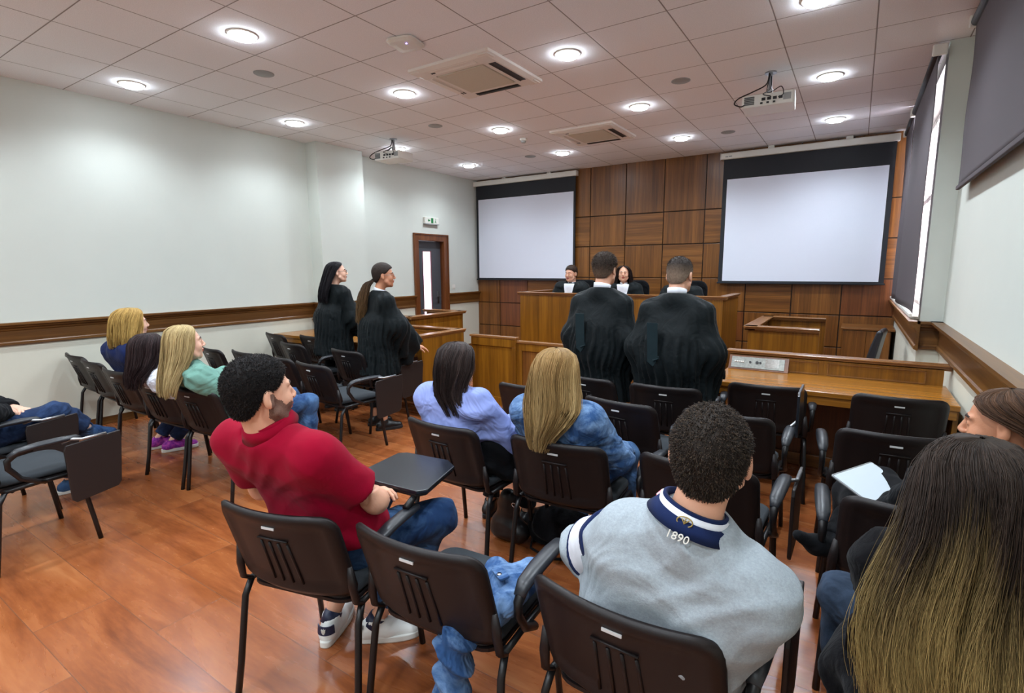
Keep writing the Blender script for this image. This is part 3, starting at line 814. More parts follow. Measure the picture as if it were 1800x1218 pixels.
CH['ahead'] = chair(-.50, 2.10, 'empty black armchair directly in front of the man in grey, brown tablet at its side', BOTH, 'down', R(-2))
CH['ombref'] = chair(.26, 2.08, 'black armchair between the ombre-haired woman and the laptop', BOTH, None, R(4))
CH['r1'] = chair(-1.82, 2.95, 'empty black chair seen between the pale blue shirt and the denim jacket', NO, None, R(3))
CH['r3'] = chair(-1.15, 2.88, 'empty black armchair just beyond the woman in the denim jacket', RT, None, R(-8))
CH['r5'] = chair(-.54, 2.93, 'black armchair just beyond the head of the man in grey, tablet standing upright', BOTH, 'up', R(0))
CH['r8'] = chair(.22, 2.98, 'black armchair just beyond the laptop', BOTH, None, R(5))
CH['r2'] = chair(-1.62, 3.42, 'black chair mostly hidden by the golden hair, near the robed men', NO, None, R(-10))
CH['r4'] = chair(-1.03, 3.42, 'empty black armchair right behind the two robed men', RT, None, R(4))
CH['r6'] = chair(-.45, 3.80, 'empty black armchair tucked against the long desk below the control panel', BOTH, None, R(5))
CH['r7'] = chair(.28, 3.86, 'empty black chair tucked against the long desk, nearest the window wall', NO, None, R(3))
S = 1.1
CH['c5'] = chair(-3.74, 1.67, 'black chair holding the pale blonde woman in the mint top', NO, None, R(4), S)
CH['c4'] = chair(-4.28, 1.65, 'black chair holding the dark-haired woman in the white blouse', NO, None, R(3), S)
CH['c3'] = chair(-4.94, 1.67, 'black chair holding the blonde woman in the navy top', NO, None, R(0), S)
CH['c2'] = chair(-5.64, 1.74, 'empty black chair second from the plain wall, in the row of the three women', NO, None, R(-3), S)
CH['c1'] = chair(-6.19, 1.79, 'empty black chair closest to the plain wall, in the row of the three women', NO, None, R(-3), S)
CH['d1'] = chair(-5.50, 2.70, 'empty black chair right in front of the pale blonde woman', RT, None, R(-8), S)
CH['d2'] = chair(-4.98, 2.74, 'empty black chair just beyond the head of the crimson polo man, facing the desk', NO, None, R(-8), S)
CH['e4'] = chair(-4.40, 2.74, 'black chair half hidden by the head of the crimson polo man', NO, None, R(-8), S)
CH['e5'] = chair(-3.83, 2.68, 'empty black armchair with a brown writing tablet hanging at its side, in the aisle', RT, 'down', R(-6), S)
CH['e2'] = chair(-5.08, 3.34, 'empty black chair just ahead of the half hidden one, second row from the desk', RT, 'down', R(-8), S)
CH['e6'] = chair(-4.17, 3.32, 'empty black armchair right behind the woman with the ponytail', RT, 'down', R(-6), S)
CH['e1'] = chair(-6.05, 3.76, 'empty black chair at the wall end of the long desk', NO, None, R(-10), S)
CH['e3'] = chair(-5.42, 3.84, 'black chair between the long desk and the robed woman with loose hair', NO, None, R(-4), S)
CH['lA'] = chair(-3.93, .56, 'empty black armchair at the picture edge with a large black tablet hanging down', RT, 'down', R(4), 1.0)
CH['lB'] = chair(-4.60, .56, 'black armchair holding the seated person in blue jeans', RT, 'down', R(6), 1.0)
oc = root('office_chair', 'black high-backed chair seen edge-on near the wooden cabinet', 'chair', (.0, 6.4, 0), R(82))
build('backrest', MB().prism([(-.20 - .03, .60), (-.18, .55), (-.14, .56), (-.19, .80), (-.235, .96), (-.27, .97), (-.29, .95), (-.27, .85)], 'X', -.2, .2), M['armpad'], oc, bevel=.02)
build('seat', MB().prism(rrect(.46, .46, .08), 'Z', .43, .50), M['seatfab'], oc, bevel=.02)
build('gas_column', MB().tube([(0, 0, .08), (0, 0, .43)], .025, 12), M['tube'], oc, smooth=True)
for k in range(5):
    a = k * 2 * math.pi / 5
    build('base_arm', MB().tube([(0, 0, .10), (.27 * math.cos(a), .27 * math.sin(a), .06)], [.025, .014], 8).tube([(.27 * math.cos(a) - .02, .27 * math.sin(a), .03), (.27 * math.cos(a) + .02, .27 * math.sin(a), .03)], .03, 12), M['tube'], oc, smooth=True)
# ---------------------------------------------------------------- organic shapes from distance fields
F32 = np.float32
def V(*a): return np.array(a, dtype=float)

class Pts:
    """point cloud split in x, y, z columns"""
    def __init__(self, x, y, z): self.x, self.y, self.z = x, y, z
    def local(self, c, Rm):
        x, y, z = self.x - c[0], self.y - c[1], self.z - c[2]
        return Pts(*[Rm[0, i] * x + Rm[1, i] * y + Rm[2, i] * z for i in range(3)])

def sd_cap(P, a, b, r1, r2=None, flat=None):
    """tapered capsule; flat=(dir, k) stretches distances along dir by k (k>1 flattens)"""
    if r2 is None: r2 = r1
    a = np.asarray(a, float); b = np.asarray(b, float); ab = b - a
    L2 = max(float(ab @ ab), 1e-9)
    x, y, z = P.x - a[0], P.y - a[1], P.z - a[2]
    t = np.clip((x * ab[0] + y * ab[1] + z * ab[2]) / L2, 0, 1)
    x = x - t * ab[0]; y = y - t * ab[1]; z = z - t * ab[2]
    d2 = x * x + y * y + z * z
    if flat is not None:
        n, k = flat; n = np.asarray(n, float); n = n / np.linalg.norm(n)
        q = x * n[0] + y * n[1] + z * n[2]
        d2 = d2 + q * q * (k * k - 1)
        return (np.sqrt(d2) - (r1 + t * (r2 - r1))) * (1 / (1 + .35 * (k - 1)))
    return np.sqrt(d2) - (r1 + t * (r2 - r1))
def sd_ell(P, c, r):
    x, y, z = (P.x - c[0]) / r[0], (P.y - c[1]) / r[1], (P.z - c[2]) / r[2]
    k0 = np.sqrt(x * x + y * y + z * z)
    k1 = np.sqrt((x / r[0]) ** 2 + (y / r[1]) ** 2 + (z / r[2]) ** 2)
    return k0 * (k0 - 1) / np.maximum(k1, 1e-6)
def smin(a, b, k):
    h = np.maximum(k - np.abs(a - b), 0) / k
    return np.minimum(a, b) - h * h * k * .25
def smax(a, b, k): return -smin(-a, -b, k)
def below(P, p, n):
    """signed distance to a plane; negative on the side opposite n"""
    n = np.asarray(n, float); n = n / np.linalg.norm(n)
    return (P.x - p[0]) * n[0] + (P.y - p[1]) * n[1] + (P.z - p[2]) * n[2]
def wrinkle(P, amp, freq, seed, d=(0, 0, 1), warp=.035):
    rs = np.random.default_rng(seed); ph = rs.uniform(0, 6.28, 8)
    wx = P.x + warp * np.sin(P.y * 17 + ph[0]) + warp * .5 * np.sin(P.z * 29 + ph[1])
    wy = P.y + warp * np.sin(P.z * 15 + ph[2]) + warp * .5 * np.sin(P.x * 31 + ph[3])
    wz = P.z + warp * np.sin(P.x * 13 + ph[4]) + warp * .5 * np.sin(P.y * 27 + ph[5])
    q = wx * d[0] + wy * d[1] + wz * d[2]
    m = .5 + .5 * np.sin(P.x * 9 + P.z * 11 + ph[6]) * np.sin(P.y * 12 - P.z * 7 + ph[7])
    return amp * m * (np.abs(np.sin(q * freq)) * 2 - 1 + .35 * np.sin(q * freq * 2.3 + ph[3]))

def snet(fn, lo, hi, h):
    """surface nets: returns verts, quads of the zero level of fn"""
    n = [int(math.ceil((hi[i] - lo[i]) / h)) + 1 for i in range(3)]
    ax = [(lo[i] + h * np.arange(n[i])).astype(F32) for i in range(3)]
    X, Y, Z = np.meshgrid(*ax, indexing='ij')
    f = fn(Pts(X.ravel(), Y.ravel(), Z.ravel())).reshape(n).astype(F32)
    f[0], f[-1] = np.maximum(f[0], h * .3), np.maximum(f[-1], h * .3)
    f[:, 0], f[:, -1] = np.maximum(f[:, 0], h * .3), np.maximum(f[:, -1], h * .3)
    f[:, :, 0], f[:, :, -1] = np.maximum(f[:, :, 0], h * .3), np.maximum(f[:, :, -1], h * .3)
    s = f < 0
    nx, ny, nz = n
    cnt = np.zeros((nx - 1, ny - 1, nz - 1), np.int8)
    for a in (0, 1):
        for b in (0, 1):
            for c in (0, 1): cnt += s[a:nx - 1 + a, b:ny - 1 + b, c:nz - 1 + c]
    act = (cnt > 0) & (cnt < 8)
    I, J, K = np.nonzero(act)
    if len(I) == 0: return np.zeros((0, 3)), np.zeros((0, 4), int)
    acc = np.zeros((len(I), 3), F32); w = np.zeros(len(I), F32)
    cor = [(a, b, c) for a in (0, 1) for b in (0, 1) for c in (0, 1)]
    for p in cor:
        for axn in range(3):
            if p[axn] == 1: continue
            q = list(p); q[axn] = 1
            fa = f[I + p[0], J + p[1], K + p[2]]; fb = f[I + q[0], J + q[1], K + q[2]]
            m = (fa < 0) != (fb < 0)
            t = np.where(m, fa / np.where(m, fa - fb, 1), 0)
            for k in range(3):
                acc[:, k] += np.where(m, p[k] + (t if k == axn else 0), 0)
            w += m
    v = acc / w[:, None]
    vs = np.stack([lo[0] + h * (I + v[:, 0]), lo[1] + h * (J + v[:, 1]), lo[2] + h * (K + v[:, 2])], 1)
    idx = -np.ones((nx - 1, ny - 1, nz - 1), np.int64); idx[I, J, K] = np.arange(len(I))
    qs = []
    def quads(axn):
        sl0 = [slice(1, None)] * 3; sl1 = [slice(1, None)] * 3
        A = s.copy()
        if axn == 0: e = A[:-1] != A[1:]; st = A[:-1]
        elif axn == 1: e = A[:, :-1] != A[:, 1:]; st = A[:, :-1]
        else: e = A[:, :, :-1] != A[:, :, 1:]; st = A[:, :, :-1]
        i, j, k = np.nonzero(e); st = st[i, j, k]
        o = [(axn + 1) % 3, (axn + 2) % 3]
        base = np.stack([i, j, k], 1)
        ok = (base[:, o[0]] >= 1) & (base[:, o[1]] >= 1) & (base[:, o[0]] < n[o[0]] - 1) & (base[:, o[1]] < n[o[1]] - 1)
        base = base[ok]; st = st[ok]
        def cell(da, db):
            c = base.copy(); c[:, o[0]] -= da; c[:, o[1]] -= db
            return idx[c[:, 0], c[:, 1], c[:, 2]]
        q = np.stack([cell(1, 1), cell(0, 1), cell(0, 0), cell(1, 0)], 1)
        q[~st] = q[~st][:, ::-1]
        return q
    for a in range(3): qs.append(quads(a))
    q = np.concatenate(qs); q = q[(q >= 0).all(1)]
    return vs, q

class Mesh:
    """accumulates vertices and polygons (numpy) with material index and colour"""
    def __init__(self): self.vs = []; self.q = []; self.mi = []; self.col = []; self.n = 0
    def add(self, vs, q, mi=0, col=None):
        vs = np.asarray(vs, float)
        self.vs.append(vs); self.q.append(np.asarray(q) + self.n)
        self.mi.append(np.full(len(q), mi) if np.isscalar(mi) else np.asarray(mi))
        self.col.append(np.tile(np.array([1, 1, 1.]), (len(vs), 1)) if col is None else np.asarray(col))
        self.n += len(vs)
    def obj(self, name, mats, parent, smooth=True, color=False, label=None):
        me = bpy.data.meshes.new(name)
        vs = np.concatenate(self.vs)
        polys = self.q
        nl = sum(p.size for p in polys); npol = sum(len(p) for p in polys)
        me.vertices.add(len(vs)); me.vertices.foreach_set('co', vs.astype(F32).ravel())
        me.loops.add(nl); me.polygons.add(npol)
        me.loops.foreach_set('vertex_index', np.concatenate([p.ravel() for p in polys]).astype(np.int32))
        tot = np.concatenate([np.full(len(p), p.shape[1]) for p in polys])
        st = np.concatenate([[0], np.cumsum(tot)[:-1]])
        me.polygons.foreach_set('loop_start', st.astype(np.int32))
        me.polygons.foreach_set('material_index', np.concatenate(self.mi).astype(np.int32))
        me.polygons.foreach_set('use_smooth', [smooth] * npol)
        me.update(calc_edges=True); me.validate()
        for m in (mats if isinstance(mats, (list, tuple)) else [mats]): me.materials.append(m)
        if color:
            ca = me.color_attributes.new('hc', 'FLOAT_COLOR', 'POINT')
            c = np.concatenate(self.col); c = np.concatenate([c, np.ones((len(c), 1))], 1)
            ca.data.foreach_set('color', c.astype(F32).ravel())
        o = bpy.data.objects.new(name, me)
        if label: o['label'] = label
        return link(o, parent)

def tubes_np(paths, r0, r1, sides=3):
    """paths (n, m, 3) -> thin tapered tubes"""
    n, m, _ = paths.shape
    T = np.gradient(paths, axis=1); T /= np.linalg.norm(T, axis=2, keepdims=True) + 1e-9
    ref = np.array([.31, .27, .91]); A = np.cross(T, ref); A /= np.linalg.norm(A, axis=2, keepdims=True) + 1e-9
    B = np.cross(T, A)
    t = np.linspace(0, 1, m)[None, :, None]
    r = (np.asarray(r0).reshape(-1, 1, 1) * (1 - t) + np.asarray(r1).reshape(-1, 1, 1) * t)
    vs = np.stack([paths + r * (math.cos(2 * math.pi * k / sides) * A + math.sin(2 * math.pi * k / sides) * B) for k in range(sides)], 2)
    base = (np.arange(n)[:, None, None] * m + np.arange(m - 1)[None, :, None]) * sides
    k = np.arange(sides)[None, None, :]; k2 = (k + 1) % sides
    q = np.stack(np.broadcast_arrays(base + k, base + k2, base + sides + k2, base + sides + k), 3).reshape(-1, 4)
    return vs.reshape(-1, 3), q

def rot_ypr(yaw, pitch=0., roll=0.):
    """columns: right, forward, up of the head; yaw > 0 turns to the person's left, pitch > 0 looks up"""
    m = Matrix.Rotation(R(yaw), 3, 'Z') @ Matrix.Rotation(R(pitch), 3, 'X') @ Matrix.Rotation(R(roll), 3, 'Y')
    return np.array(m)

# ---------------------------------------------------------------- materials for people
def skin_mat(name, col):
    m = plain(name, col, .5, .05, 12, .12, 160)
    b = m.node_tree.nodes['Principled BSDF']
    b.inputs['Subsurface Weight'].default_value = .12; b.inputs['Subsurface Radius'].default_value = (.012, .005, .003); b.inputs['Subsurface Scale'].default_value = 1.
    return m
SK = {'light': skin_mat('skin_light', (214, 160, 132)), 'warm': skin_mat('skin_warm', (196, 136, 104)), 'pale': skin_mat('skin_pale', (222, 174, 150))}
LIP = plain('lips', (168, 84, 76), .45); BROW = plain('eyebrow', (46, 32, 26), .7)
EYEW = plain('eye_white', (228, 224, 218), .3); IRIS = plain('iris', (48, 32, 22), .2)
def hair_mat(name, rough=.38, spec=.45):
    m, nt, bs = new_mat(name)
    at = N(nt, 'ShaderNodeAttribute'); at.attribute_name = 'hc'
    nt.links.new(at.outputs['Color'], bs.inputs['Base Color'])
    bs.inputs['Roughness'].default_value = rough; bs.inputs['Specular IOR Level'].default_value = spec
    return m
HAIRM = hair_mat('hair_strands', .5, .18); HAIRS = hair_mat('hair_short', .65, .2)
def lin(c): return np.array(srgb(*c)[:3])

def fabric(name, col, rough=.85, fold=.35, fscale=5, weave=.25, wscale=350, noise=.06, sheen=.03, col2=None, cscale=8):
    """cloth with weave and soft irregular folds; col2 blends in a worn tone"""
    m, nt, bs = new_mat(name); L = nt.links
    bs.inputs['Roughness'].default_value = rough; bs.inputs['Sheen Weight'].default_value = sheen; bs.inputs['Specular IOR Level'].default_value = .12
    tc = N(nt, 'ShaderNodeTexCoord')
    nz = N(nt, 'ShaderNodeTexNoise', Scale=cscale, Detail=5., Roughness=.65, Distortion=.6); L.new(tc.outputs['Object'], nz.inputs['Vector'])
    rp = N(nt, 'ShaderNodeValToRGB'); c = srgb(*col); e = rp.color_ramp.elements
    if col2: c2 = srgb(*col2); e[0].color = c; e[1].color = c2; e[0].position = .42; e[1].position = .66
    else:
        e[0].color = tuple(v * (1 - noise) for v in c[:3]) + (1,); e[1].color = tuple(min(1, v * (1 + noise)) for v in c[:3]) + (1,); e[0].position = .35; e[1].position = .65
    L.new(nz.outputs['Fac'], rp.inputs['Fac']); L.new(rp.outputs['Color'], bs.inputs['Base Color'])
    n2 = N(nt, 'ShaderNodeTexNoise', Scale=fscale, Detail=2., Roughness=.5, Distortion=1.6); L.new(tc.outputs['Object'], n2.inputs['Vector'])
    b1 = N(nt, 'ShaderNodeBump', Strength=fold, Distance=.05); L.new(n2.outputs['Fac'], b1.inputs['Height'])
    n3 = N(nt, 'ShaderNodeTexNoise', Scale=wscale, Detail=1.); L.new(tc.outputs['Object'], n3.inputs['Vector'])
    b2 = N(nt, 'ShaderNodeBump', Strength=weave, Distance=.001); L.new(n3.outputs['Fac'], b2.inputs['Height']); L.new(b1.outputs['Normal'], b2.inputs['Normal'])
    L.new(b2.outputs['Normal'], bs.inputs['Normal'])
    return m

# ---------------------------------------------------------------- anatomy
def head_sdf(P, fem=False, ear=True):
    """head frame: x right, y forward, z up, origin between the ears"""
    s = .95 if fem else 1.
    P = Pts(P.x / s, P.y / s, P.z / s)
    d = sd_ell(P, (0, -.014, .030), (.077, .097, .090))
    d = smin(d, sd_ell(P, (0, .030, -.022), (.064, .064, .088)), .03)
    d = smin(d, sd_ell(P, (0, .040, -.072), (.046 if not fem else .041, .045, .038)), .03)
    d = smin(d, sd_ell(P, (0, .074, -.098), (.021, .018, .018)), .022)
    for sx in (-1, 1):
        d = smin(d, sd_ell(P, (sx * .038, .060, -.030), (.027, .028, .030)), .018)
        d = smax(d, -sd_ell(P, (sx * .031, .104, .006), (.017, .016, .011)), .014)
        d = smin(d, sd_cap(P, (sx * .014, .092, .026), (sx * .046, .076, .027), .0075, .006), .012)
        d = smin(d, sd_ell(P, (sx * .031, .0795, .005), (.0135, .013, .0115)), .004)
        d = smin(d, sd_ell(P, (sx * .011, .104, -.030), (.0075, .009, .0065)), .006)
        d = smin(d, sd_cap(P, (sx * .062, .02, -.06), (sx * .045, .05, -.088), .014, .012), .025)
        if ear:
            e = sd_ell(P, (sx * .083, -.010, -.004), (.010, .018, .032))
            e = smin(e, sd_ell(P, (sx * .081, -.001, -.028), (.007, .010, .012)), .008)
            e = smax(e, -sd_ell(P, (sx * .094, -.002, .002), (.008, .010, .018)), .006)
            d = smin(d, e, .007)
    d = smin(d, sd_cap(P, (0, .092, .016), (0, .112, -.022), .0065, .0105), .012)
    d = smin(d, sd_ell(P, (0, .096, -.052), (.022, .010, .0065)), .008)
    d = smin(d, sd_ell(P, (0, .093, -.064), (.019, .010, .0070)), .007)
    d = smax(d, -sd_ell(P, (0, .106, -.0575), (.022, .006, .0016)), .004)
    return d * s

def hand_pts(wr, fdir, nrm, L=.185, curl=.35, thumb=1, spread=.12):
    """finger chains. fdir: pointing direction; nrm: back of the hand; thumb: +1 on cross(fdir,nrm) side"""
    f = V(*fdir); f /= np.linalg.norm(f); n = V(*nrm); n = n - f * (n @ f); n /= np.linalg.norm(n); s = np.cross(f, n) * thumb
    k = L / .185
    out = []
    pal = [(wr + f * .01 * k + s * a * k, wr + f * (.088 * k) + s * b * k) for a, b in ((.016, .030), (.004, .009), (-.010, -.012), (-.020, -.032))]
    lens = (.072, .080, .074, .058)
    for i, (a, b) in enumerate(pal):
        out.append(('palm', a, b, .0155 * k, .0125 * k))
        p = b; ang = 0
        d = f + s * ((1.5 - i) * spread)
        d /= np.linalg.norm(d)
        for j, fr in enumerate((.45, .32, .23)):
            ang += curl * (1.0, 1.15, .8)[j] * (1 + .08 * i)
            q = p + (d * math.cos(ang) - n * math.sin(ang)) * lens[i] * k * fr
            out.append(('f', p, q, (.0092, .0082, .0074)[j] * k, (.0083, .0075, .0064)[j] * k)); p = q
    b0 = wr + f * .022 * k + s * .022 * k; d1 = f * .62 + s * .70 - n * .28; d1 /= np.linalg.norm(d1)
    b1 = b0 + d1 * .042 * k; d2 = f * .86 + s * .32 - n * .36; d2 /= np.linalg.norm(d2)
    b2 = b1 + d2 * .032 * k; b3 = b2 + (d2 - n * .25) / np.linalg.norm(d2 - n * .25) * .025 * k
    out += [('palm', b0, b1, .0155 * k, .0115 * k), ('f', b1, b2, .0105 * k, .0095 * k), ('f', b2, b3, .0095 * k, .0075 * k)]
    return out
def hand_sdf(P, chains):
    d = None
    for t, a, b, r1, r2 in chains:
        e = sd_cap(P, a, b, r1, r2)
        d = e if d is None else smin(d, e, .012 if t == 'palm' else .0045)
    return d

class Fig:
    """one person; J holds joints in the figure's own frame (x to its right, y forward)"""
    def __init__(self, label, loc, rz, J, scale=1., fem=False, skin='light', head=(0, 0, 0), res=1., group=None, build_k=1.):
        self.root = root('person', label, 'person', (loc[0], loc[1], 0), R(rz), group, scale)
        self.J = {k: np.array(v, float) for k, v in J.items()}
        self.fem = fem; self.skin = SK[skin]; self.Rh = rot_ypr(*head); self.hc = self.J['head']; self.res = res; self.k = build_k
        self.hands = []
    # -- distance fields
    def torso(self, P, g=0., waist=True, belly=0.):
        J = self.J; k = (.90 if self.fem else 1.) * self.k
        sp = [J['pelvis'], J.get('belly', J['pelvis'] * .55 + J['chest'] * .45), J['chest'], J['neck']]
        ax_h = J['hipR'] - J['hipL']; ax_h /= np.linalg.norm(ax_h)
        ax_s = J['shR'] - J['shL']; sw = np.linalg.norm(ax_s); ax_s /= sw
        up = J['neck'] - J['chest']
        mid_s = (J['shR'] + J['shL']) / 2
        lv = [(0, .085, .112), (.45, .070, .100 + belly * .5), (.75, .072, .100 + belly), (1.3, .080, .104 + belly * .3), (2, .088, .108)]
        if self.fem: lv = [(0, .098, .112), (.45, .075, .100), (.9, .052, .092), (1.4, .062, .095), (2, .075, .098)]
        d = None
        for t, w, r in lv:
            i = min(int(t), 1); f = t - i
            c = sp[i] * (1 - f) + sp[i + 1] * f
            a = ax_h * (1 - t / 2) + ax_s * (t / 2); a /= np.linalg.norm(a)
            e = sd_cap(P, c - a * w * k, c + a * w * k, r * k + g)
            d = e if d is None else smin(d, e, .07)
        yk = mid_s * .72 + J['chest'] * .28
        hw = sw * .5 - .062 * k
        d = smin(d, sd_cap(P, yk - ax_s * hw, yk + ax_s * hw, .078 * k + g), .07)
        for s in ('shL', 'shR'):
            d = smin(d, sd_cap(P, J['neck'] - (0, -.01, .030), J[s] + (0, 0, .004), .058 * k + g, .049 * k + g), .06)
        if self.fem:
            fw = np.cross(up / np.linalg.norm(up), ax_s) 
            for q in (-1, 1): d = smin(d, sd_cap(P, J['chest'] + fw * .075 + ax_s * q * .065, J['chest'] + fw * .085 + ax_s * q * .065 - (0, 0, .01), .052 + g), .04)
        return d
    def arm(self, P, s, g=0., r=(.050, .043, .040, .028), upto=2.):
        J = self.J; k = (.86 if self.fem else 1.) * self.k
        d = sd_cap(P, J['sh' + s], J['el' + s], r[0] * k + g, r[1] * k + g)
        d = smin(d, sd_cap(P, J['el' + s], J['wr' + s], r[2] * k + g, r[3] * k + g), .03)
        return d
    def leg(self, P, s, g=0., r=(.086, .060, .056, .040)):
        J = self.J; k = (.95 if self.fem else 1.) * self.k
        d = sd_cap(P, J['hip' + s], J['kn' + s], r[0] * k + g, r[1] * k + g)
        a = J['kn' + s] * .68 + J['an' + s] * .32
        d = smin(d, sd_cap(P, J['kn' + s], a, r[1] * k * .96 + g, r[2] * k + g), .03)
        return smin(d, sd_cap(P, a, J['an' + s], r[2] * k + g, r[3] * k + g), .03)
    def foot(self, s):
        an, toe, kn = self.J['an' + s], self.J['toe' + s], self.J['kn' + s]
        if an[2] < .2:
            d = (toe - an) * (1, 1, 0); return d / np.linalg.norm(d), V(0, 0, 1)
        d = toe - an; d /= np.linalg.norm(d); u = (kn - an) - d * ((kn - an) @ d)
        return d, u / np.linalg.norm(u)
    def headneck(self, P):
        d = head_sdf(P.local(self.hc, self.Rh), self.fem)
        nb = self.J['neck']; top = self.hc + self.Rh @ V(0, -.022, -.05)
        k = .84 if self.fem else 1.
        return smin(d, sd_cap(P, nb - (0, 0, .03), top, .062 * k, .054 * k), .03)
    # -- meshes
    def bounds(self, keys, pad):
        a = np.array([self.J[k] for k in keys]); return a.min(0) - pad, a.max(0) + pad
    def body(self, hands=(), lowres=.022, hres=None, beard=None):
        """skin: head, neck, arms, hands and the body under the clothes, one mesh"""
        m = Mesh()
        h = (hres or .0048) * self.res
        lo, hi = self.hc - .15, self.hc + .15
        lo = np.minimum(lo, self.J['neck'] - (.08, .08, .05)); hi = np.maximum(hi, self.J['neck'] + (.08, .08, 0))
        vs, q = snet(self.headneck, lo, hi, h)
        # lips and brows by place on the face
        c = vs[q].mean(1); L = (c - self.hc) @ self.Rh
        if self.fem: L = L / .95
        lip = (np.abs(L[:, 0]) < .023 - np.abs(L[:, 2] + .058) * .6) & (np.abs(L[:, 2] + .058) < .0105) & (L[:, 1] > .088)
        brow = (np.abs(np.abs(L[:, 0]) - .031) < .018) & (np.abs(L[:, 2] - .030 + (np.abs(L[:, 0]) - .03) * .15) < .0045) & (L[:, 1] > .05)
        mi = np.zeros(len(q), int); mi[lip] = 1; mi[brow] = 2
        if beard is not None:
            jaw = (L[:, 2] < -.034 + np.clip(.048 - L[:, 1], 0, .05) * 1.0 + .004 * np.sin(L[:, 1] * 200)) & (L[:, 1] > -.006) & (L[:, 2] > -.122 + np.clip(.05 - L[:, 1], 0, .06) * .9) & (mi == 0) & ~((np.abs(L[:, 0]) < .026) & (np.abs(L[:, 2] + .05) < .017) & (L[:, 1] > .085))
            mi[jaw] = 3
        m.add(vs, q, mi)
        for s, ch in hands:
            pts = np.array([p for t, a, b, r1, r2 in ch for p in (a, b)] + [self.J['el' + s], self.J['wr' + s]])
            f = lambda P, s=s, ch=ch: smin(self.arm(P, s, r=(.05, .043, .041, .027)), hand_sdf(P, ch), .02)
            vs, q = snet(f, pts.min(0) - .055, pts.max(0) + .055, max(.0042, .0045 * self.res)); m.add(vs, q)
        keys = [k for k in self.J if k != 'head']
        lo, hi = self.bounds(keys, .13)
        def whole(P):
            d = self.torso(P, -.012)
            for s in 'LR':
                d = smin(d, self.arm(P, s, -.004), .03); d = smin(d, self.leg(P, s, -.006), .04)
                fd, fu = self.foot(s)
                a_ = self.J['an' + s]
                d = smin(d, sd_cap(P, a_ - fu * .01, a_ + fd * .10 - fu * .055, .028, .014), .02)
            return smin(d, sd_cap(P, self.J['neck'] - (0, 0, .05), self.J['neck'] + (0, 0, .02), .05), .02)
        vs, q = snet(whole, lo, hi, lowres); m.add(vs, q)
        self.bodyobj = m.obj('body', [self.skin, LIP, BROW] + ([beard] if beard is not None else []), self.root)
        return self
    def eyes(self):
        for sx in (-1, 1):
            m = MB(); c = self.hc + self.Rh @ (V(sx * .031, .0845, .0055) * (.95 if self.fem else 1))
            f = self.Rh @ V(0, 1, 0)
            m.tube([c - f * .004, c + f * .003, c + f * .0065], [.0085, .0078, .0035], 12, flat=.62, up=tuple(self.Rh @ V(1, 0, 0)))
            e = build('eye', m, EYEW, self.root, smooth=True)
            build('iris', MB().tube([c + f * .004, c + f * .0072], [.0050, .0040], 10), IRIS, e, smooth=True)
        return self
    def cloth(self, name, fn, lo, hi, mat, h=.011, label=None, parent=None):
        vs, q = snet(fn, lo, hi, h * self.res)
        m = Mesh(); m.add(vs, q)
        return m.obj(name, mat, parent or self.root, label=label)
    def short_hair(self, col, col2=None, thick=.010, spikes=0, length=.014, hl=None, fade=None, top=0., seed=1, wavy=0.):
        """cropped hair: a cap following the skull plus short strands; fade=(z, colour) clipped sides"""
        hlx, hlz = hl or ([-.12, -.07, -.045, -.018, .018, .040, .066, .10], [-.078, -.070, -.038, .016, .020, .040, .070, .078])
        def fn(P):
            L = P.local(self.hc, self.Rh)
            s = .95 if self.fem else 1.
            Q = Pts(L.x / s, L.y / s, L.z / s)
            tk = thick + top * np.clip((Q.z - .02) / .09, 0, 1)
            d = sd_ell(Q, (0, -.014, .030), (.077, .097, .090))
            d = smin(d, sd_ell(Q, (0, -.028, -.03), (.060, .062, .06)), .03)
            d = smin(d, sd_ell(Q, (0, .030, -.012), (.064, .064, .088)), .03) - tk
            d = d + .0014 * np.sin(Q.x * 190 + 3 * np.sin(Q.y * 60)) * np.sin(Q.y * 170 + 2 * np.sin(Q.z * 70)) * (1 + wavy)
            lim = np.interp(Q.y, hlx, hlz)
            return smax(d, lim - Q.z, .012)
        h = .0055 * self.res
        vs, q = snet(fn, self.hc - .14, self.hc + .14, h)
        L = (vs - self.hc) @ self.Rh
        keep = None
        c = np.tile(lin(col), (len(vs), 1))
        rs = np.random.default_rng(seed)
        if fade:
            t = np.clip((L[:, 2] - fade[0]) / fade[2], 0, 1)[:, None]; c = c * t + lin(fade[1]) * (1 - t)
        c = c * rs.uniform(.8, 1.2, (len(vs), 1))
        m = Mesh(); m.add(vs, q, 0, c)
        if spikes:
            out = L - V(0, -.014, .01); out /= np.linalg.norm(out, axis=1, keepdims=True)
            pick = rs.integers(0, len(vs), spikes)
            pick = pick[np.linalg.norm(L[pick] - V(0, -.014, .03), axis=1) > .075]
            p = L[pick] + rs.normal(0, .0018, (len(pick), 3)); o = out[pick]
            comb = np.stack([p[:, 0] * 2 + rs.normal(0, .45, len(p)), -p[:, 1] * 3 * 0 + rs.normal(-.1, .45, len(p)), -.55 + 0 * p[:, 0] + rs.normal(0, .3, len(p))], 1)
            d1 = o * .42 + comb * .5; d1 /= np.linalg.norm(d1, axis=1, keepdims=True)
            d2 = d1 * .6 + comb * .6 - o * .12; d2 /= np.linalg.norm(d2, axis=1, keepdims=True)
            ln = length * rs.uniform(.6, 1.25, (len(p), 1)) * (1. if fade is None else np.clip((p[:, 2:3] - fade[0]) / fade[2], .25, 1))
            path = np.stack([p - o * .004, p + d1 * ln * .5, p + d1 * ln * .5 + d2 * ln * .5], 1)
            path = path @ self.Rh.T + self.hc
            tv, tq = tubes_np(path, .0011, .0004)
            cc = c[pick] * rs.uniform(.6, 1.7 if col2 else 1.35, (len(p), 1))
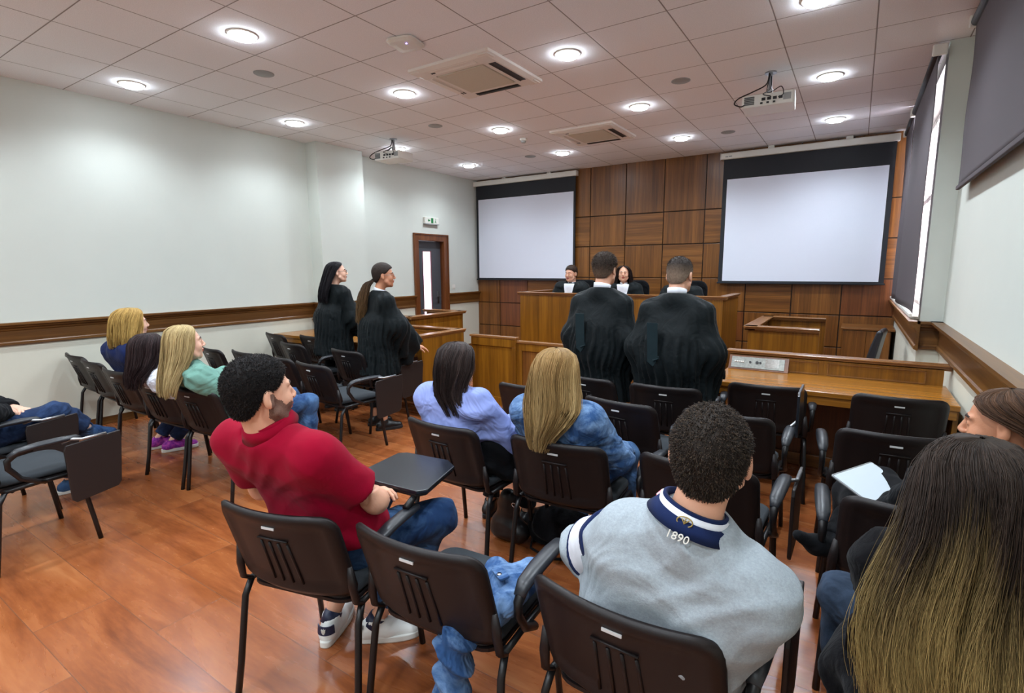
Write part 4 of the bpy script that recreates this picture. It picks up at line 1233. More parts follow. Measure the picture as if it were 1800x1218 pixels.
            if col2:
                mm = rs.random((len(p), 1)) < .25; cc = np.where(mm, lin(col2), cc)
            m.add(tv, tq, 0, np.repeat(cc, 9, axis=0))
        return m.obj('hair', HAIRS, self.root, color=True)
    def long_hair(self, prof, colfn, n=900, r=.0016, gap=62, yaw=None, seed=3, jit=.010, wave=.004, rag=.08, part=0., tilt=None, name='hair', base=True, lumps=.05, base_end=.80, clumps=55, pull=.75):
        """prof: rows (z, cx, cy, rx, ry[, gap]) from the crown to the tips, in the head's upright frame.
        colfn(t, theta, rnd) -> rgb;  theta 0 = face, pi = back"""
        rs = np.random.default_rng(seed)
        pz = np.array([p[0] for p in prof]); PR = np.array([[p[1], p[2], p[3], p[4], (p[5] if len(p) > 5 else gap)] for p in prof])
        u = np.concatenate([[0], np.cumsum(np.hypot(np.diff(pz), np.diff(PR[:, 3]) ))]); u /= u[-1]
        Ry = rot_ypr(*yaw) if yaw is not None else self.Rh
        ph = rs.uniform(0, 6.28, 6)
        def S(th, t, dep=0.):
            """th in -1..1 across the hair sheet, t 0..1 down"""
            z = np.interp(t, u, pz); cx = np.interp(t, u, PR[:, 0]); cy = np.interp(t, u, PR[:, 1]); rx = np.interp(t, u, PR[:, 2]); ry = np.interp(t, u, PR[:, 3]); g = np.interp(t, u, PR[:, 4])
            ang = math.pi + th * (math.pi - np.radians(g))
            k = 1 + lumps * (np.sin(th * 9 + ph[0]) * .5 + np.sin(th * 21 + ph[1] + t * 3) * .35 + np.sin(th * 47 + ph[2] - t * 5) * .2) * np.clip(t * 2.2, 0, 1)
            rx = (rx * k - dep); ry = (ry * k - dep)
            return np.stack([cx + np.sin(ang) * rx + 0 * z, cy + np.cos(ang) * ry + 0 * z, z + 0 * ang], -1)
        m = Mesh()
        if base:
            nt_, nh = 40, 60
            TT, HH = np.meshgrid(np.linspace(0, base_end, nt_), np.linspace(-1, 1, nh), indexing='ij')
            outer = S(HH, TT, .004).reshape(-1, 3); inner = S(HH * .985, TT, .022).reshape(-1, 3)
            inner[:, 2] -= .012 * (1 - TT.ravel()) ** 4
            idx = np.arange(nt_ * nh).reshape(nt_, nh)
            q = np.stack([idx[:-1, :-1], idx[:-1, 1:], idx[1:, 1:], idx[1:, :-1]], -1).reshape(-1, 4)
            o = nt_ * nh; qi = q[:, ::-1] + o
            e1 = np.stack([idx[:-1, 0], idx[1:, 0], idx[1:, 0] + o, idx[:-1, 0] + o], 1); e2 = np.stack([idx[:-1, -1], idx[:-1, -1] + o, idx[1:, -1] + o, idx[1:, -1]], 1)
            e3 = np.stack([idx[-1, :-1], idx[-1, :-1] + o, idx[-1, 1:] + o, idx[-1, 1:]], 1)
            vs = np.concatenate([outer, inner]); vs = vs @ Ry.T + self.hc
            col = colfn(np.concatenate([TT.ravel()] * 2), np.concatenate([HH.ravel()] * 2), np.full(2 * o, .35))
            m.add(vs, np.concatenate([q, qi, e1, e2, e3]), 0, col)
        th = rs.uniform(-1, 1, n); mseg = 18
        cth = np.sort(rs.uniform(-1, 1, clumps)); ci = np.abs(th[:, None] - cth[None]).argmin(1)
        crn = rs.random(clumps); cof = rs.normal(0, .05, clumps); cdep = rs.normal(0, 1, clumps) * .008; clen = rs.uniform(.0, 1, clumps) ** 2 * rag * .8
        t1 = 1 - rag * .5 * rs.random(n) ** 1.5 - clen[ci]
        t = np.linspace(0, 1, mseg)[None, :] * t1[:, None]
        dth = rs.normal(0, .030, n)[:, None] * t + .012 * np.sin(t * 9 + rs.uniform(0, 6.28, (n, 1)))
        kp = np.clip((t - .25) / .7, 0, 1) ** 1.2 * pull
        dth = dth + (cth[ci] - th)[:, None] * kp + cof[ci][:, None] * np.clip((t - .2) / .8, 0, 1)
        dep = cdep[ci][:, None] * np.clip(t * 1.5, 0, 1) + rs.normal(.0, 1, n)[:, None] * jit * .5 * np.clip(t * 2, .25, 1) - .001
        p = S(np.clip(th[:, None] + dth, -1.03, 1.03), t, dep)
        p = p + wave * np.stack([np.sin(t * 11 + rs.uniform(0, 6.28, (n, 1))), np.sin(t * 9 + rs.uniform(0, 6.28, (n, 1))), 0 * t], -1) * t[..., None]
        p = p @ Ry.T + self.hc
        tv, tq = tubes_np(p, r * 1.0, r * .45)
        rnd = np.clip(.55 * rs.random(n) + .45 * crn[ci], 0, 1)
        T = np.repeat(t.reshape(-1), 3); H = np.repeat(np.repeat(th, mseg), 3); RN = np.repeat(np.repeat(rnd, mseg), 3)
        m.add(tv, tq, 0, colfn(T, H, RN))
        return m.obj(name, HAIRM, self.root, color=True)

def tone(c0, c1, ombre=None, o0=.45, o1=.75):
    a, b = lin(c0), lin(c1); o = None if ombre is None else (lin(ombre[0]), lin(ombre[1]))
    def f(t, th, rn):
        r = rn[:, None]; c = a * (1 - r) + b * r
        if o is not None:
            k = np.clip((t + .18 * (rn - .5) + .12 * np.sin(th * 7) - o0) / (o1 - o0), 0, 1)[:, None]
            c = c * (1 - k) + (o[0] * (1 - r) + o[1] * r) * k
        return c * (.97 + .1 * np.sin(th * 31 + 5 * rn))[:, None].clip(.85, 1.12)
    return f
# ---------------------------------------------------------------- poses: loc, heading, scale, joints in the person's own frame
def SEAT(head, neck, sh=.19, drop=.06, tilt=0., twist=0., el=None, er=None, wl=None, wr=None, pel=(0, -.05, .575), chest=None, kl=(-.13, .42, .54), kr=(.13, .42, .54), al=(-.14, .38, .09), ar=(.14, .38, .09), tl=None, tr=None, hip=.09):
    hx, hy, hz = head; nx, ny, nz = neck
    J = dict(head=head, neck=neck, pelvis=pel)
    J['chest'] = chest or ((nx * .6 + pel[0] * .4), (ny * .55 + pel[1] * .45) , nz * .55 + pel[2] * .45)
    J['shL'] = (nx - sh, ny + .015 + twist, nz - drop + tilt); J['shR'] = (nx + sh, ny + .015 - twist, nz - drop - tilt)
    J['hipL'] = (pel[0] - hip, pel[1] + .03, pel[2] - .02); J['hipR'] = (pel[0] + hip, pel[1] + .03, pel[2] - .02)
    J['elL'] = el or (nx - sh - .07, ny + .10, nz - .36); J['elR'] = er or (nx + sh + .07, ny + .10, nz - .36)
    J['wrL'] = wl or (-.10, .22, .68); J['wrR'] = wr or (.10, .22, .68)
    J['knL'] = kl; J['knR'] = kr; J['anL'] = al; J['anR'] = ar
    J['toeL'] = tl or (al[0] - .02, al[1] + .16, .035); J['toeR'] = tr or (ar[0] + .02, ar[1] + .16, .035)
    return J
POSES = dict(
 red=((-1.62, 1.24), 6, 1.0, SEAT((-.06, -.26, 1.185), (-.065, -.235, 1.04), sh=.205, el=(-.31, -.10, .74), er=(.215, -.03, .765), wl=(.02, .10, .70), wr=(.07, .10, .675), kl=(-.17, .42, .55), kr=(.215, .36, .53), al=(-.19, .10, .09), ar=(.0, .17, .09), tl=(-.25, .25, .03), tr=(.12, .26, .03), pel=(0, .0, .58), chest=(-.04, -.10, .83), drop=.06)),
 grey=((-.42, 1.36), -2, 1.0, SEAT((.172, -.13, 1.165), (.140, -.165, 1.005), sh=.152, drop=.115, tilt=.024, twist=-.005, el=(-.225, .04, .72), er=(.225, .02, .64), wl=(.0, .30, .70), wr=(.18, .30, .68), pel=(.03, -.05, .575), chest=(.10, -.13, .80))),
 girl=((-1.76, 2.26), 0, 1.0, SEAT((.03, -.14, 1.10), (.01, -.17, .955), sh=.165, el=(-.24, .02, .67), er=(.25, .0, .67), wl=(-.05, .24, .66), wr=(.12, .26, .68))),
 blond=((-1.14, 2.33), 2, 1.0, SEAT((-.01, -.19, 1.11), (-.01, -.215, .965), sh=.165, el=(-.23, -.02, .68), er=(.24, -.03, .68), wl=(-.07, .22, .66), wr=(.17, .21, .64))),
 ombre=((.30, 1.66), 2, 1.0, SEAT((-.05, -.20, 1.115), (-.04, -.22, .965), sh=.14, drop=.08, el=(-.15, .0, .68), er=(.20, -.0, .70), wl=(-.06, .20, .64), wr=(.10, .22, .64), pel=(0, -.04, .57), kl=(-.25, .17, .58), kr=(-.02, .30, .56), al=(-.20, .12, .10), ar=(.0, .26, .09), tl=(-.21, .25, .04))),
 rightw=((.27, 2.38), 14, 1.0, SEAT((.10, -.24, 1.10), (.10, -.26, .955), sh=.16, el=(-.12, -.10, .70), er=(.20, -.02, .70), wl=(-.08, .04, .62), wr=(.14, .16, .64), kl=(-.12, .42, .56), kr=(-.02, .40, .64), al=(-.12, .42, .10), ar=(-.29, .0, .50), tl=(-.12, .56, .04), tr=(-.396, -.036, .61))),
 mint=((-3.70, 2.04), -6, 1.05, SEAT((.0, -.32, 1.06), (-.01, -.32, .905), sh=.155, chest=(-.0, -.13, .74), el=(-.20, -.10, .64), er=(.24, -.04, .64), wl=(-.05, .22, .62), wr=(.12, .26, .60), pel=(0, -.05, .55))),
 dark=((-4.22, 2.02), -8, 1.05, SEAT((.0, -.30, .975), (-.01, -.30, .83), sh=.155, chest=(-.0, -.12, .70), el=(-.20, -.1, .60), er=(.21, -.1, .60), pel=(0, -.05, .55))),
 blue=((-4.90, 2.01), 0, 1.05, SEAT((.05, -.17, 1.12), (.02, -.25, .965), sh=.17, chest=(0, -.15, .76), al=(-.28, .06, .09), ar=(-.10, .09, .09), tl=(-.26, .22, .03), tr=(-.06, .24, .03), kl=(-.15, .36, .53), kr=(.10, .38, .53), el=(-.22, -.0, .66), er=(.22, .0, .66), pel=(0, -.06, .55))),
 left=((-4.62, .85), -4, 1.0, SEAT((-.02, -.14, 1.14), (-.02, -.12, .99), el=(-.22, .02, .74), er=(.28, .0, .74), wl=(.02, .16, .70), wr=(.13, .10, .71), kl=(-.10, .42, .56), kr=(.15, .34, .65), al=(-.10, .42, .10), ar=(.10, .50, .50), tl=(-.10, .56, .04), tr=(.14, .68, .475), pel=(0, -.03, .575))),
 j1=((-3.72, 7.42), 180, 1.0, dict(SEAT((0, .04, 1.50), (0, 0, 1.34), pel=(0, -.02, .87), kl=(-.12, .4, .84), kr=(.12, .4, .84), al=(-.12, .4, .42), ar=(.12, .4, .42), tl=(-.12, .52, .37), tr=(.12, .52, .37), el=(-.27, .06, 1.06), er=(.27, .06, 1.06), wl=(-.1, .28, 1.12), wr=(.1, .28, 1.12)))),
 j2=((-2.87, 7.42), 192, 1.0, dict(SEAT((0, .04, 1.50), (0, 0, 1.34), sh=.175, pel=(0, -.02, .87), kl=(-.12, .4, .84), kr=(.12, .4, .84), al=(-.12, .4, .42), ar=(.12, .4, .42), tl=(-.12, .52, .37), tr=(.12, .52, .37), el=(-.25, .06, 1.06), er=(.25, .06, 1.06), wl=(-.1, .28, 1.12), wr=(.1, .28, 1.12)))),
 j3=((-2.02, 7.42), 172, 1.0, dict(SEAT((0, .05, 1.44), (0, 0, 1.30), pel=(0, -.02, .87), kl=(-.12, .4, .84), kr=(.12, .4, .84), al=(-.12, .4, .42), ar=(.12, .4, .42), tl=(-.12, .52, .37), tr=(.12, .52, .37), el=(-.27, .06, 1.04), er=(.27, .06, 1.04), wl=(-.1, .28, 1.12), wr=(.1, .28, 1.12)))),
)
def STAND(head, neck, sh=.20, drop=.07, el=None, er=None, wl=None, wr=None, pz=.93, chest=None, foot=.11, hip=.09, py=0., lean=0., bl=None):
    nx, ny, nz = neck
    J = dict(head=head, neck=neck, pelvis=(0, py, pz), chest=chest or (nx * .6, ny * .6 + py * .4, nz - .27))
    J['shL'] = (nx - sh, ny + .01, nz - drop); J['shR'] = (nx + sh, ny + .01, nz - drop)
    J['hipL'] = (-hip, py, pz - .04); J['hipR'] = (hip, py, pz - .04)
    J['elL'] = el or (nx - sh - .05, ny - .01, nz - .37); J['elR'] = er or (nx + sh + .05, ny - .01, nz - .37)
    J['wrL'] = wl or (nx - sh - .03, ny + .12, nz - .58); J['wrR'] = wr or (nx + sh + .03, ny + .12, nz - .58)
    J['knL'] = (-foot, py + .01, .50); J['knR'] = (foot, py + .01, .50)
    J['anL'] = (-foot, py - .02, .09); J['anR'] = (foot, py - .02, .09)
    J['toeL'] = (-foot - .02, py + .13, .035); J['toeR'] = (foot + .02, py + .13, .035)
    return J
POSES.update(
 man1=((-1.66, 3.78), -4, 1.0, STAND((.0, .085, 1.575), (-.005, .035, 1.425), sh=.185, drop=.105)),
 man2=((-1.04, 3.62), -4, 1.0, STAND((.0, .10, 1.535), (0, .045, 1.40), sh=.19, drop=.105)),
 w1=((-4.93, 3.84), -6, 1.0, STAND((.05, .05, 1.560), (.03, .01, 1.41), sh=.17, er=(.27, .10, 1.06), wr=(.20, .30, .95))),
 w2=((-3.95, 3.60), -20, 1.0, STAND((.06, .06, 1.530), (.03, .01, 1.37), sh=.17, er=(.22, .10, 1.05), wr=(.13, .34, .82), el=(-.24, .02, 1.02))),
)
# ---------------------------------------------------------------- people
def fig(key, label, fem=False, skin='light', head=(0, 0, 0), res=1., **kw):
    loc, rz, s, J = POSES[key]
    return Fig(label, loc, rz, J, s, fem, skin, head, res, **kw)

def unit(v): v = np.asarray(v, float); return v / (np.linalg.norm(v) + 1e-9)

def top_garment(f, mat, g=.012, neck_first=False, sleeve='long', hem=.50, name='shirt', wr=.006, loose=0., neck=.0, h=.010, belly=0., seed=1, cuff=None, armr=None, flare=0., freq=34, neckr=None, label=None):
    J = f.J
    up = unit(J['neck'] - J['chest'])
    nk = J['neck'] + up * (.012 + neck)
    r0 = armr or (.056, .050, .046, .036)
    def fn(P):
        d = f.torso(P, g, belly=belly)
        if loose: d = smin(d, sd_cap(P, J['chest'] - (0, 0, .05), J['pelvis'] + (0, 0, .05), .13 + loose, .14 + loose), .08)
        dn = below(P, nk, up)
        if neck_first: d = smax(d, dn, .012)
        for s in 'LR':
            sh, el, wr_ = J['sh' + s], J['el' + s], J['wr' + s]
            k = (.88 if f.fem else 1.) * f.k
            if sleeve == 'long':
                a = sd_cap(P, sh, el, r0[0] * k + g, r0[1] * k + g)
                b = sd_cap(P, el, wr_, r0[2] * k + g, r0[3] * k + g)
                b = smax(b, below(P, wr_ - unit(wr_ - el) * .01, wr_ - el), .006)
                b = b + wrinkle(P, wr * 1.2, freq * 1.3, seed + 5, unit(wr_ - el))
                a = smin(a, b, .03)
            else:
                a = sd_cap(P, sh, el, r0[0] * k + g, r0[1] * k * 1.12 + g)
                a = smax(a, below(P, sh * .28 + el * .72, el - sh), .006)
            d = smin(d, a, .045)
        if flare: d = d - flare * np.clip((J['chest'][2] - P.z) / .3, 0, 1)
        dd = unit(np.array([.35, .25, 1]))
        d = d + wrinkle(P, wr, freq, seed, dd) + wrinkle(P, wr * .6, freq * 1.7, seed + 2, unit(np.array([-.5, .2, .8])))
        cut = smax(-dn, sd_cap(P, J['neck'] - up * .05, J['neck'] + up * .12, neckr or .092), .01)
        d = smax(d, -cut, .008)
        return smax(d, hem - P.z, .01)
    keys = ['neck', 'shL', 'shR', 'elL', 'elR', 'wrL', 'wrR', 'pelvis', 'chest']
    lo, hi = f.bounds(keys, .20)
    lo[2] = max(lo[2], hem - .03)
    return f.cloth(name, fn, lo, hi, mat, h, label=label)

def trousers(f, mat, g=.010, cut=.0, name='trousers', wr=.006, h=.011, seed=4, waist=.66, freq=26, r=(.088, .066, .060, .050), ankle=.03):
    J = f.J
    def fn(P):
        ax = unit(J['hipR'] - J['hipL'])
        d = sd_cap(P, J['pelvis'] - ax * .07, J['pelvis'] + ax * .07, .118 * f.k * (.98 if f.fem else 1) + g)
        d = smin(d, sd_cap(P, J['pelvis'] - ax * .06 + (0, 0, .10), J['pelvis'] + ax * .06 + (0, 0, .10), .10 * f.k + g), .06)
        for s in 'LR':
            l = f.leg(P, s, g, r)
            ax_ = unit(J['an' + s] - J['kn' + s])
            l = smax(l, below(P, J['an' + s] - ax_ * ankle, ax_), .006)
            l = l + wrinkle(P, wr * .9, freq * 1.5, seed, ax_) * np.clip(1.2 - np.sqrt((P.x - J['kn' + s][0]) ** 2 + (P.y - J['kn' + s][1]) ** 2 + (P.z - J['kn' + s][2]) ** 2) * 3, .35, 1)
            d = smin(d, l, .05)
        d = smax(d, P.z - waist, .01)
        return d + wrinkle(P, wr, freq, seed + 1, unit(np.array([1, .4, .3])))
    lo, hi = f.bounds(['pelvis', 'knL', 'knR', 'anL', 'anR', 'hipL', 'hipR'], .17)
    return f.cloth(name, fn, lo, hi, mat, h)

def shoe(f, s, upper, sole, name='shoe', heel=0., k=1., tab=None, res=.006):
    J = f.J; an, toe, kn = J['an' + s], J['toe' + s], J['kn' + s]
    flat_ = an[2] < .2
    d = toe - an; 
    if flat_: d = d * (1, 1, 0)
    d = unit(d); up = V(0, 0, 1) if flat_ else unit((kn - an) - d * ((kn - an) @ d)); sd = np.cross(d, up)
    Rm = np.stack([sd, d, up], 1)
    base = an - up * (.085 if flat_ else .085)
    if flat_: base = V(an[0], an[1], .001)
    def fn(P):
        L = P.local(base, Rm); L = Pts(L.x / k, L.y / k, L.z / k)
        q = sd_cap(L, (0, -.045, .045), (0, .05, .048), .040, .038)
        q = smin(q, sd_cap(L, (0, .05, .042), (.0, .150, .030), .041, .032), .03)
        q = smin(q, sd_cap(L, (0, -.02, .05), (0, .0, .10), .036, .041), .02)
        q = smax(q, L.z - .108 - .25 * L.y, .006)
        q = smax(q, -sd_cap(L, (0, .0, .085), (0, .0, .13), .030, .036), .006)
        return smax(q, .018 - L.z, .004) * k
    lo = base - .23; hi = base + .23
    vs, q = snet(fn, lo, hi, res * f.res)
    m = Mesh(); m.add(vs, q); o = m.obj(name, upper, f.root)
    def T(x, y, z): return tuple(base + Rm @ (V(x, y, z) * k))
    out = []
    for i in range(28):
        a = 2 * math.pi * i / 28; ca, sa = math.cos(a), math.sin(a); yy = .048 + .138 * math.copysign(abs(ca) ** .85, ca); w = .042 + .005 * math.sin((yy - .04) * 20)
        out.append((math.copysign(abs(sa) ** .62, sa) * w, yy))
    mb = MB().loft([[T(x, y, z) for x, y in out] for z in (.0, .006, .022, .027)])
    so = build('sole', mb, sole, o, smooth=True)
    lm = MB()
    if name in ('sneaker',):
        for j in range(5):
            y0 = .035 + j * .018; z0 = .092 - j * .011
            lm.tube([T(-.026, y0, z0 - .008), T(0, y0 + .004, z0 + .003), T(.026, y0, z0 - .008)], .0032 * k, 6)
        build('laces', lm, M['white'], o, smooth=True)
    if tab is not None:
        tb = MB()
        ring = []
        for zz in (.056, .092):
            ring.append([T((.042 if zz < .07 else .039) * math.sin(R(a)), -.045 * 1 - (.042 if zz < .07 else .037) * math.cos(R(a)) + .0, zz) for a in range(-70, 71, 14)])
        n_ = len(ring[0]); vs_ = ring[0] + ring[1]
        inner = [[T((.034) * math.sin(R(a)), -.045 - (.032) * math.cos(R(a)), zz) for a in range(-70, 71, 14)] for zz in (.056, .092)]
        vs_ += inner[0] + inner[1]
        fs = [(i, i + 1, n_ + i + 1, n_ + i) for i in range(n_ - 1)] + [(n_ + i, n_ + i + 1, 3 * n_ + i + 1, 3 * n_ + i) for i in range(n_ - 1)] + [(i, i + 1, 2 * n_ + i + 1, 2 * n_ + i) for i in range(n_ - 1)] + [(0, n_, 3 * n_, 2 * n_), (n_ - 1, 2 * n_ - 1, 4 * n_ - 1, 3 * n_ - 1)]
        tbo = build('heel_tab', MB().add(vs_, fs), tab, o, smooth=False)
        # small white leaf mark on the tab
        lf = MB()
        for a in (-28, 0, 28):
            c, s_ = math.cos(R(a)), math.sin(R(a)); pts = [(-.0, -.007), (.0055, .004), (0, .019), (-.0055, .004)]
            P4 = []
            for px_, pz_ in pts: P4.append((px_ * c + pz_ * s_, pz_ * c - px_ * s_))
            lf.add([T(px_, -.0890, .070 + pz_) for px_, pz_ in P4] + [T(px_, -.083, .070 + pz_) for px_, pz_ in P4], [(0, 1, 2, 3), (7, 6, 5, 4), (0, 1, 5, 4), (1, 2, 6, 5), (2, 3, 7, 6), (3, 0, 4, 7)])
        build('leaf_mark', lf, M['white'], tbo)
    return o

def band(f, name, mat, r=.066, h=.045, t=.006, c=None, axis=None, ry=None, open_=0, parent=None, lift=0., flare=0., res=40):
    """collar-like band round the neck"""
    J = f.J; c = J['neck'] + (0, .008, lift) if c is None else np.array(c, float); up = unit(f.hc + f.Rh @ V(0, -.02, -.05) - J['neck']) if axis is None else unit(axis)
    fx = unit(J['shR'] - J['shL']); fx = unit(fx - up * (fx @ up)); fy = np.cross(up, fx); ry = ry or r
    rings = []
    a0, a1 = (-90 + open_ , 270 - open_) if False else (0, 0)
    prof = [(0, 0), (0 + flare, h), (-t + flare, h + .002), (-t, 0)]
    rings = []
    angs = np.linspace(math.radians(90 + open_), math.radians(450 - open_), res)
    for a in angs:
        ring = []
        for dr, z in prof:
            ring.append(tuple(c + fx * math.cos(a) * (r + dr) + fy * math.sin(a) * (ry + dr) + up * z))
        rings.append(ring)
    mb = MB().loft(rings)
    return build(name, mb, mat, parent or f.root, smooth=True)

def glasses(f, mat):
    mb = MB(); k = .95 if f.fem else 1
    def T(x, y, z): return tuple(f.hc + f.Rh @ (V(x, y, z) * k))
    for sx in (-1, 1):
        mb.tube([T(sx * .032 + .021 * math.cos(a), .106 - abs(.021 * math.cos(a)) * .1, .004 + .017 * math.sin(a)) for a in np.linspace(0, 2 * math.pi, 17)], .0014, 6, cap=False)
        mb.tube([T(sx * .053, .103, .010), T(sx * .072, .085, .010), T(sx * .081, .0, .008), T(sx * .080, -.02, -.006)], .0014, 6)
    mb.tube([T(-.011, .108, .006), T(0, .110, .009), T(.011, .108, .006)], .0014, 6)
    return build('glasses', mb, mat, f.root, smooth=True)

FB = dict(
 crimson=fabric('crimson_pique', (136, 0, 34), .9, .14, 5, .35, 420), jeans=fabric('blue_denim', (34, 58, 96), .9, .5, 7, .4, 500, col2=(78, 110, 150), cscale=5),
 jeansdark=fabric('dark_denim', (28, 38, 66), .9, .5, 7, .4, 500, col2=(44, 60, 96)), greymel=fabric('grey_marl', (150, 158, 164), .95, .45, 4, .5, 260, noise=.10, cscale=160),
 navy=fabric('navy_cloth', (22, 34, 70), .9, .3), black=fabric('black_cloth', (16, 17, 20), .9, .45, 6), blacktr=fabric('black_trousers', (14, 14, 17), .85, .3),
 gown=fabric('gown_cloth', (13, 19, 21), .6, .15, 9, .15, 500, sheen=.04), paleblue=fabric('pale_blue_cotton', (136, 150, 206), .85, .6, 6, .15, 500, noise=.03),
 denim=fabric('washed_denim', (48, 78, 122), .9, .55, 8, .5, 420, col2=(116, 146, 184), cscale=9), mint=fabric('mint_jersey', (104, 144, 132), .9, .5, 6), whitebl=fabric('white_blouse', (214, 214, 222), .85, .7, 10, .2, 300, col2=(180, 182, 196), cscale=30),
 whitesh=fabric('white_shirt', (228, 230, 238), .8, .2), fleece=fabric('black_fleece', (10, 9, 12), 1., .2, 12, .6, 220, sheen=.05), greyjeans=fabric('blue_grey_denim', (34, 44, 58), .9, .45, 7, .4, 500, col2=(52, 64, 82)),
 magenta=fabric('magenta_cloth', (190, 30, 110), .8, .2), suit=fabric('dark_suit', (18, 21, 32), .8, .25), purple=fabric('purple_shoe', (120, 40, 140), .6, .2, col2=(196, 80, 170), cscale=40))
SHOEW = plain('white_leather', (226, 226, 224), .45); SOLEW = plain('white_rubber', (218, 216, 210), .6); NAVYT = plain('navy_tab', (24, 32, 62), .5); BLKSH = plain('black_leather', (18, 17, 19), .38)
SOLEB = plain('dark_rubber', (24, 22, 22), .7)
BLACKH = (26, 20, 19)

# -- man in the crimson polo
f = fig('red', 'man in a crimson polo shirt sitting with folded arms beside an open writing tablet', skin='light', head=(-14, 2, 0), res=1.)
Rwr, Lwr = f.J['wrR'], f.J['wrL']
f.body(hands=[('R', hand_pts(Rwr, (-.55, .45, -.45), (.55, .3, .6), curl=.42, thumb=1)), ('L', hand_pts(Lwr, (.75, .15, .25), (-.1, .3, .9), curl=.4, thumb=-1))], hres=.0038, beard=plain('beard_stubble', (112, 80, 66), .7, .3, 300, .5, 700))
f.eyes()
f.short_hair((17, 13, 13), (44, 34, 30), thick=.0075, spikes=14000, length=.0065, top=.007, seed=11)
top_garment(f, FB['crimson'], g=.018, sleeve='short', hem=.60, wr=.0045, h=.0085, seed=21, belly=.010, neck=.012, name='polo_shirt', freq=26)
band(f, 'collar', FB['crimson'], r=.078, h=.030, t=.012, lift=.034, flare=.002, open_=14)
band(f, 'collar_fold', FB['crimson'], r=.097, h=.040, t=.022, lift=.016, flare=-.016, open_=20)
trousers(f, FB['jeans'], g=.010, seed=6, wr=.008, ankle=.09, name='jeans')
for s in 'LR':
    shoe(f, s, SHOEW, SOLEW, 'sneaker', tab=NAVYT)
    a = f.J['an' + s]; k_ = f.J['kn' + s]; u_ = unit(k_ - a)
    build('sock', MB().tube([a - u_ * .03, a + u_ * .022], [.041, .039], 18), NAVYT, f.root, smooth=True)

# -- man in the grey sweater
f = fig('grey', 'man in a grey marl sweater with navy and white collar, seen from behind', skin='light', head=(6, 4, 2), res=1.)
f.body(hands=[('L', hand_pts(f.J['wrL'], (.6, .6, -.2), (0, .1, 1), curl=.5, thumb=-1)), ('R', hand_pts(f.J['wrR'], (-.6, .6, -.2), (0, .1, 1), curl=.5, thumb=1))], hres=.0045)
f.short_hair((40, 32, 27), (78, 64, 52), thick=.007, spikes=20000, length=.006, seed=5, hl=([-.12, -.07, -.045, -.018, .018, .040, .066, .10], [-.086, -.076, -.040, .016, .020, .040, .070, .078]))
top_garment(f, FB['greymel'], g=.026, sleeve='long', hem=.52, wr=.0065, h=.0085, seed=33, name='sweater', freq=21, neck=.016, armr=(.062, .056, .05, .040))
band(f, 'collar', FB['whitesh'], r=.078, h=.030, t=.010, lift=.010, flare=.004, open_=24)
band(f, 'collar_trim', FB['navy'], r=.0745, h=.036, t=.008, lift=.011, flare=.003, open_=24)
band(f, 'collar_stripe', FB['navy'], r=.105, h=.027, t=.022, lift=-.001, flare=-.018, open_=24)
J = f.J
def sleeve_band(name, t0, t1, mat, g, s='L'):
    a, b = J['sh' + s], J['el' + s]; u_ = unit(b - a)
    def fn(P):
        d = sd_cap(P, a, b, .062 + g, .056 + g) + wrinkle(P, .0045, 21, 33, unit(np.array([.35, .25, 1])))
        return smax(smax(d, below(P, a + (b - a) * t1, u_), .002), -below(P, a + (b - a) * t0, u_), .002)
    f.cloth(name, fn, np.minimum(a, b) - .12, np.maximum(a, b) + .12, mat, .006)
sleeve_band('sleeve_panel', .34, .76, FB['whitesh'], .0325)
sleeve_band('sleeve_stripe', .26, .36, FB['navy'], .0345)
sleeve_band('sleeve_stripe', .74, .80, FB['navy'], .0345)
trousers(f, FB['jeansdark'], g=.010, seed=8)
for s in 'LR': shoe(f, s, BLKSH, SOLEB, 'shoe')
# embroidery at the back of the collar
fx = unit(J['shR'] - J['shL']); up_ = unit(f.hc + f.Rh @ V(0, -.02, -.05) - J['neck']); bk = np.cross(fx, up_) * -1
bk = unit(np.cross(up_, fx)) * -1
ctr = J['neck'] + (0, .008, 0)
def cm(z, out):
    m4 = Matrix.Identity(4)
    for i in range(3): m4[i][0] = fx[i]; m4[i][1] = up_[i]; m4[i][2] = bk[i]
    p = ctr + up_ * z + bk * out
    m4[0][3], m4[1][3], m4[2][3] = p
    return m4
text_mesh('embroidered_number', '1890', .026, M['white'], cm(-.006, .1085), f.root, .0012)
tipm = fabric('collar_print', (196, 30, 60), .8, .1, 5, .2, 300, col2=(232, 226, 230), cscale=110)
Lc = J['neck'] + fx * -.090 + np.cross(up_, fx) * .030
build('collar_tip', MB().tube([Lc + up_ * .028 + np.cross(up_, fx) * -.016, Lc + up_ * .030 + np.cross(up_, fx) * .022], .010, 8, flat=.45), tipm, f.root, smooth=True)
gold = plain('gold_thread', (150, 128, 70), .6)
mbd = MB(); C4 = cm(.026, .0895)
mbd.tube([C4 @ Vector((.017 * math.cos(a), .011 * math.sin(a), 0)) for a in np.linspace(0, 2 * math.pi, 21)], .0016, 5, cap=False)
mbd.tube([C4 @ Vector((-.008, .006, 0)), C4 @ Vector((0, -.005, 0)), C4 @ Vector((.008, .006, 0))], .0015, 5).tube([C4 @ Vector((0, .008, 0)), C4 @ Vector((0, -.006, 0))], .0015, 5)
build('embroidered_badge', mbd, gold, f.root, smooth=True)
# pale rectangular patch seam across the upper back
mbp = MB(); q0 = J['chest'] + (J['neck'] - J['chest']) * .45
pts = [q0 + fx * a + up_ * b + bk * .137 for a, b in ((-.055, .04), (.035, .04), (.035, -.06), (-.055, -.06), (-.055, .04))]

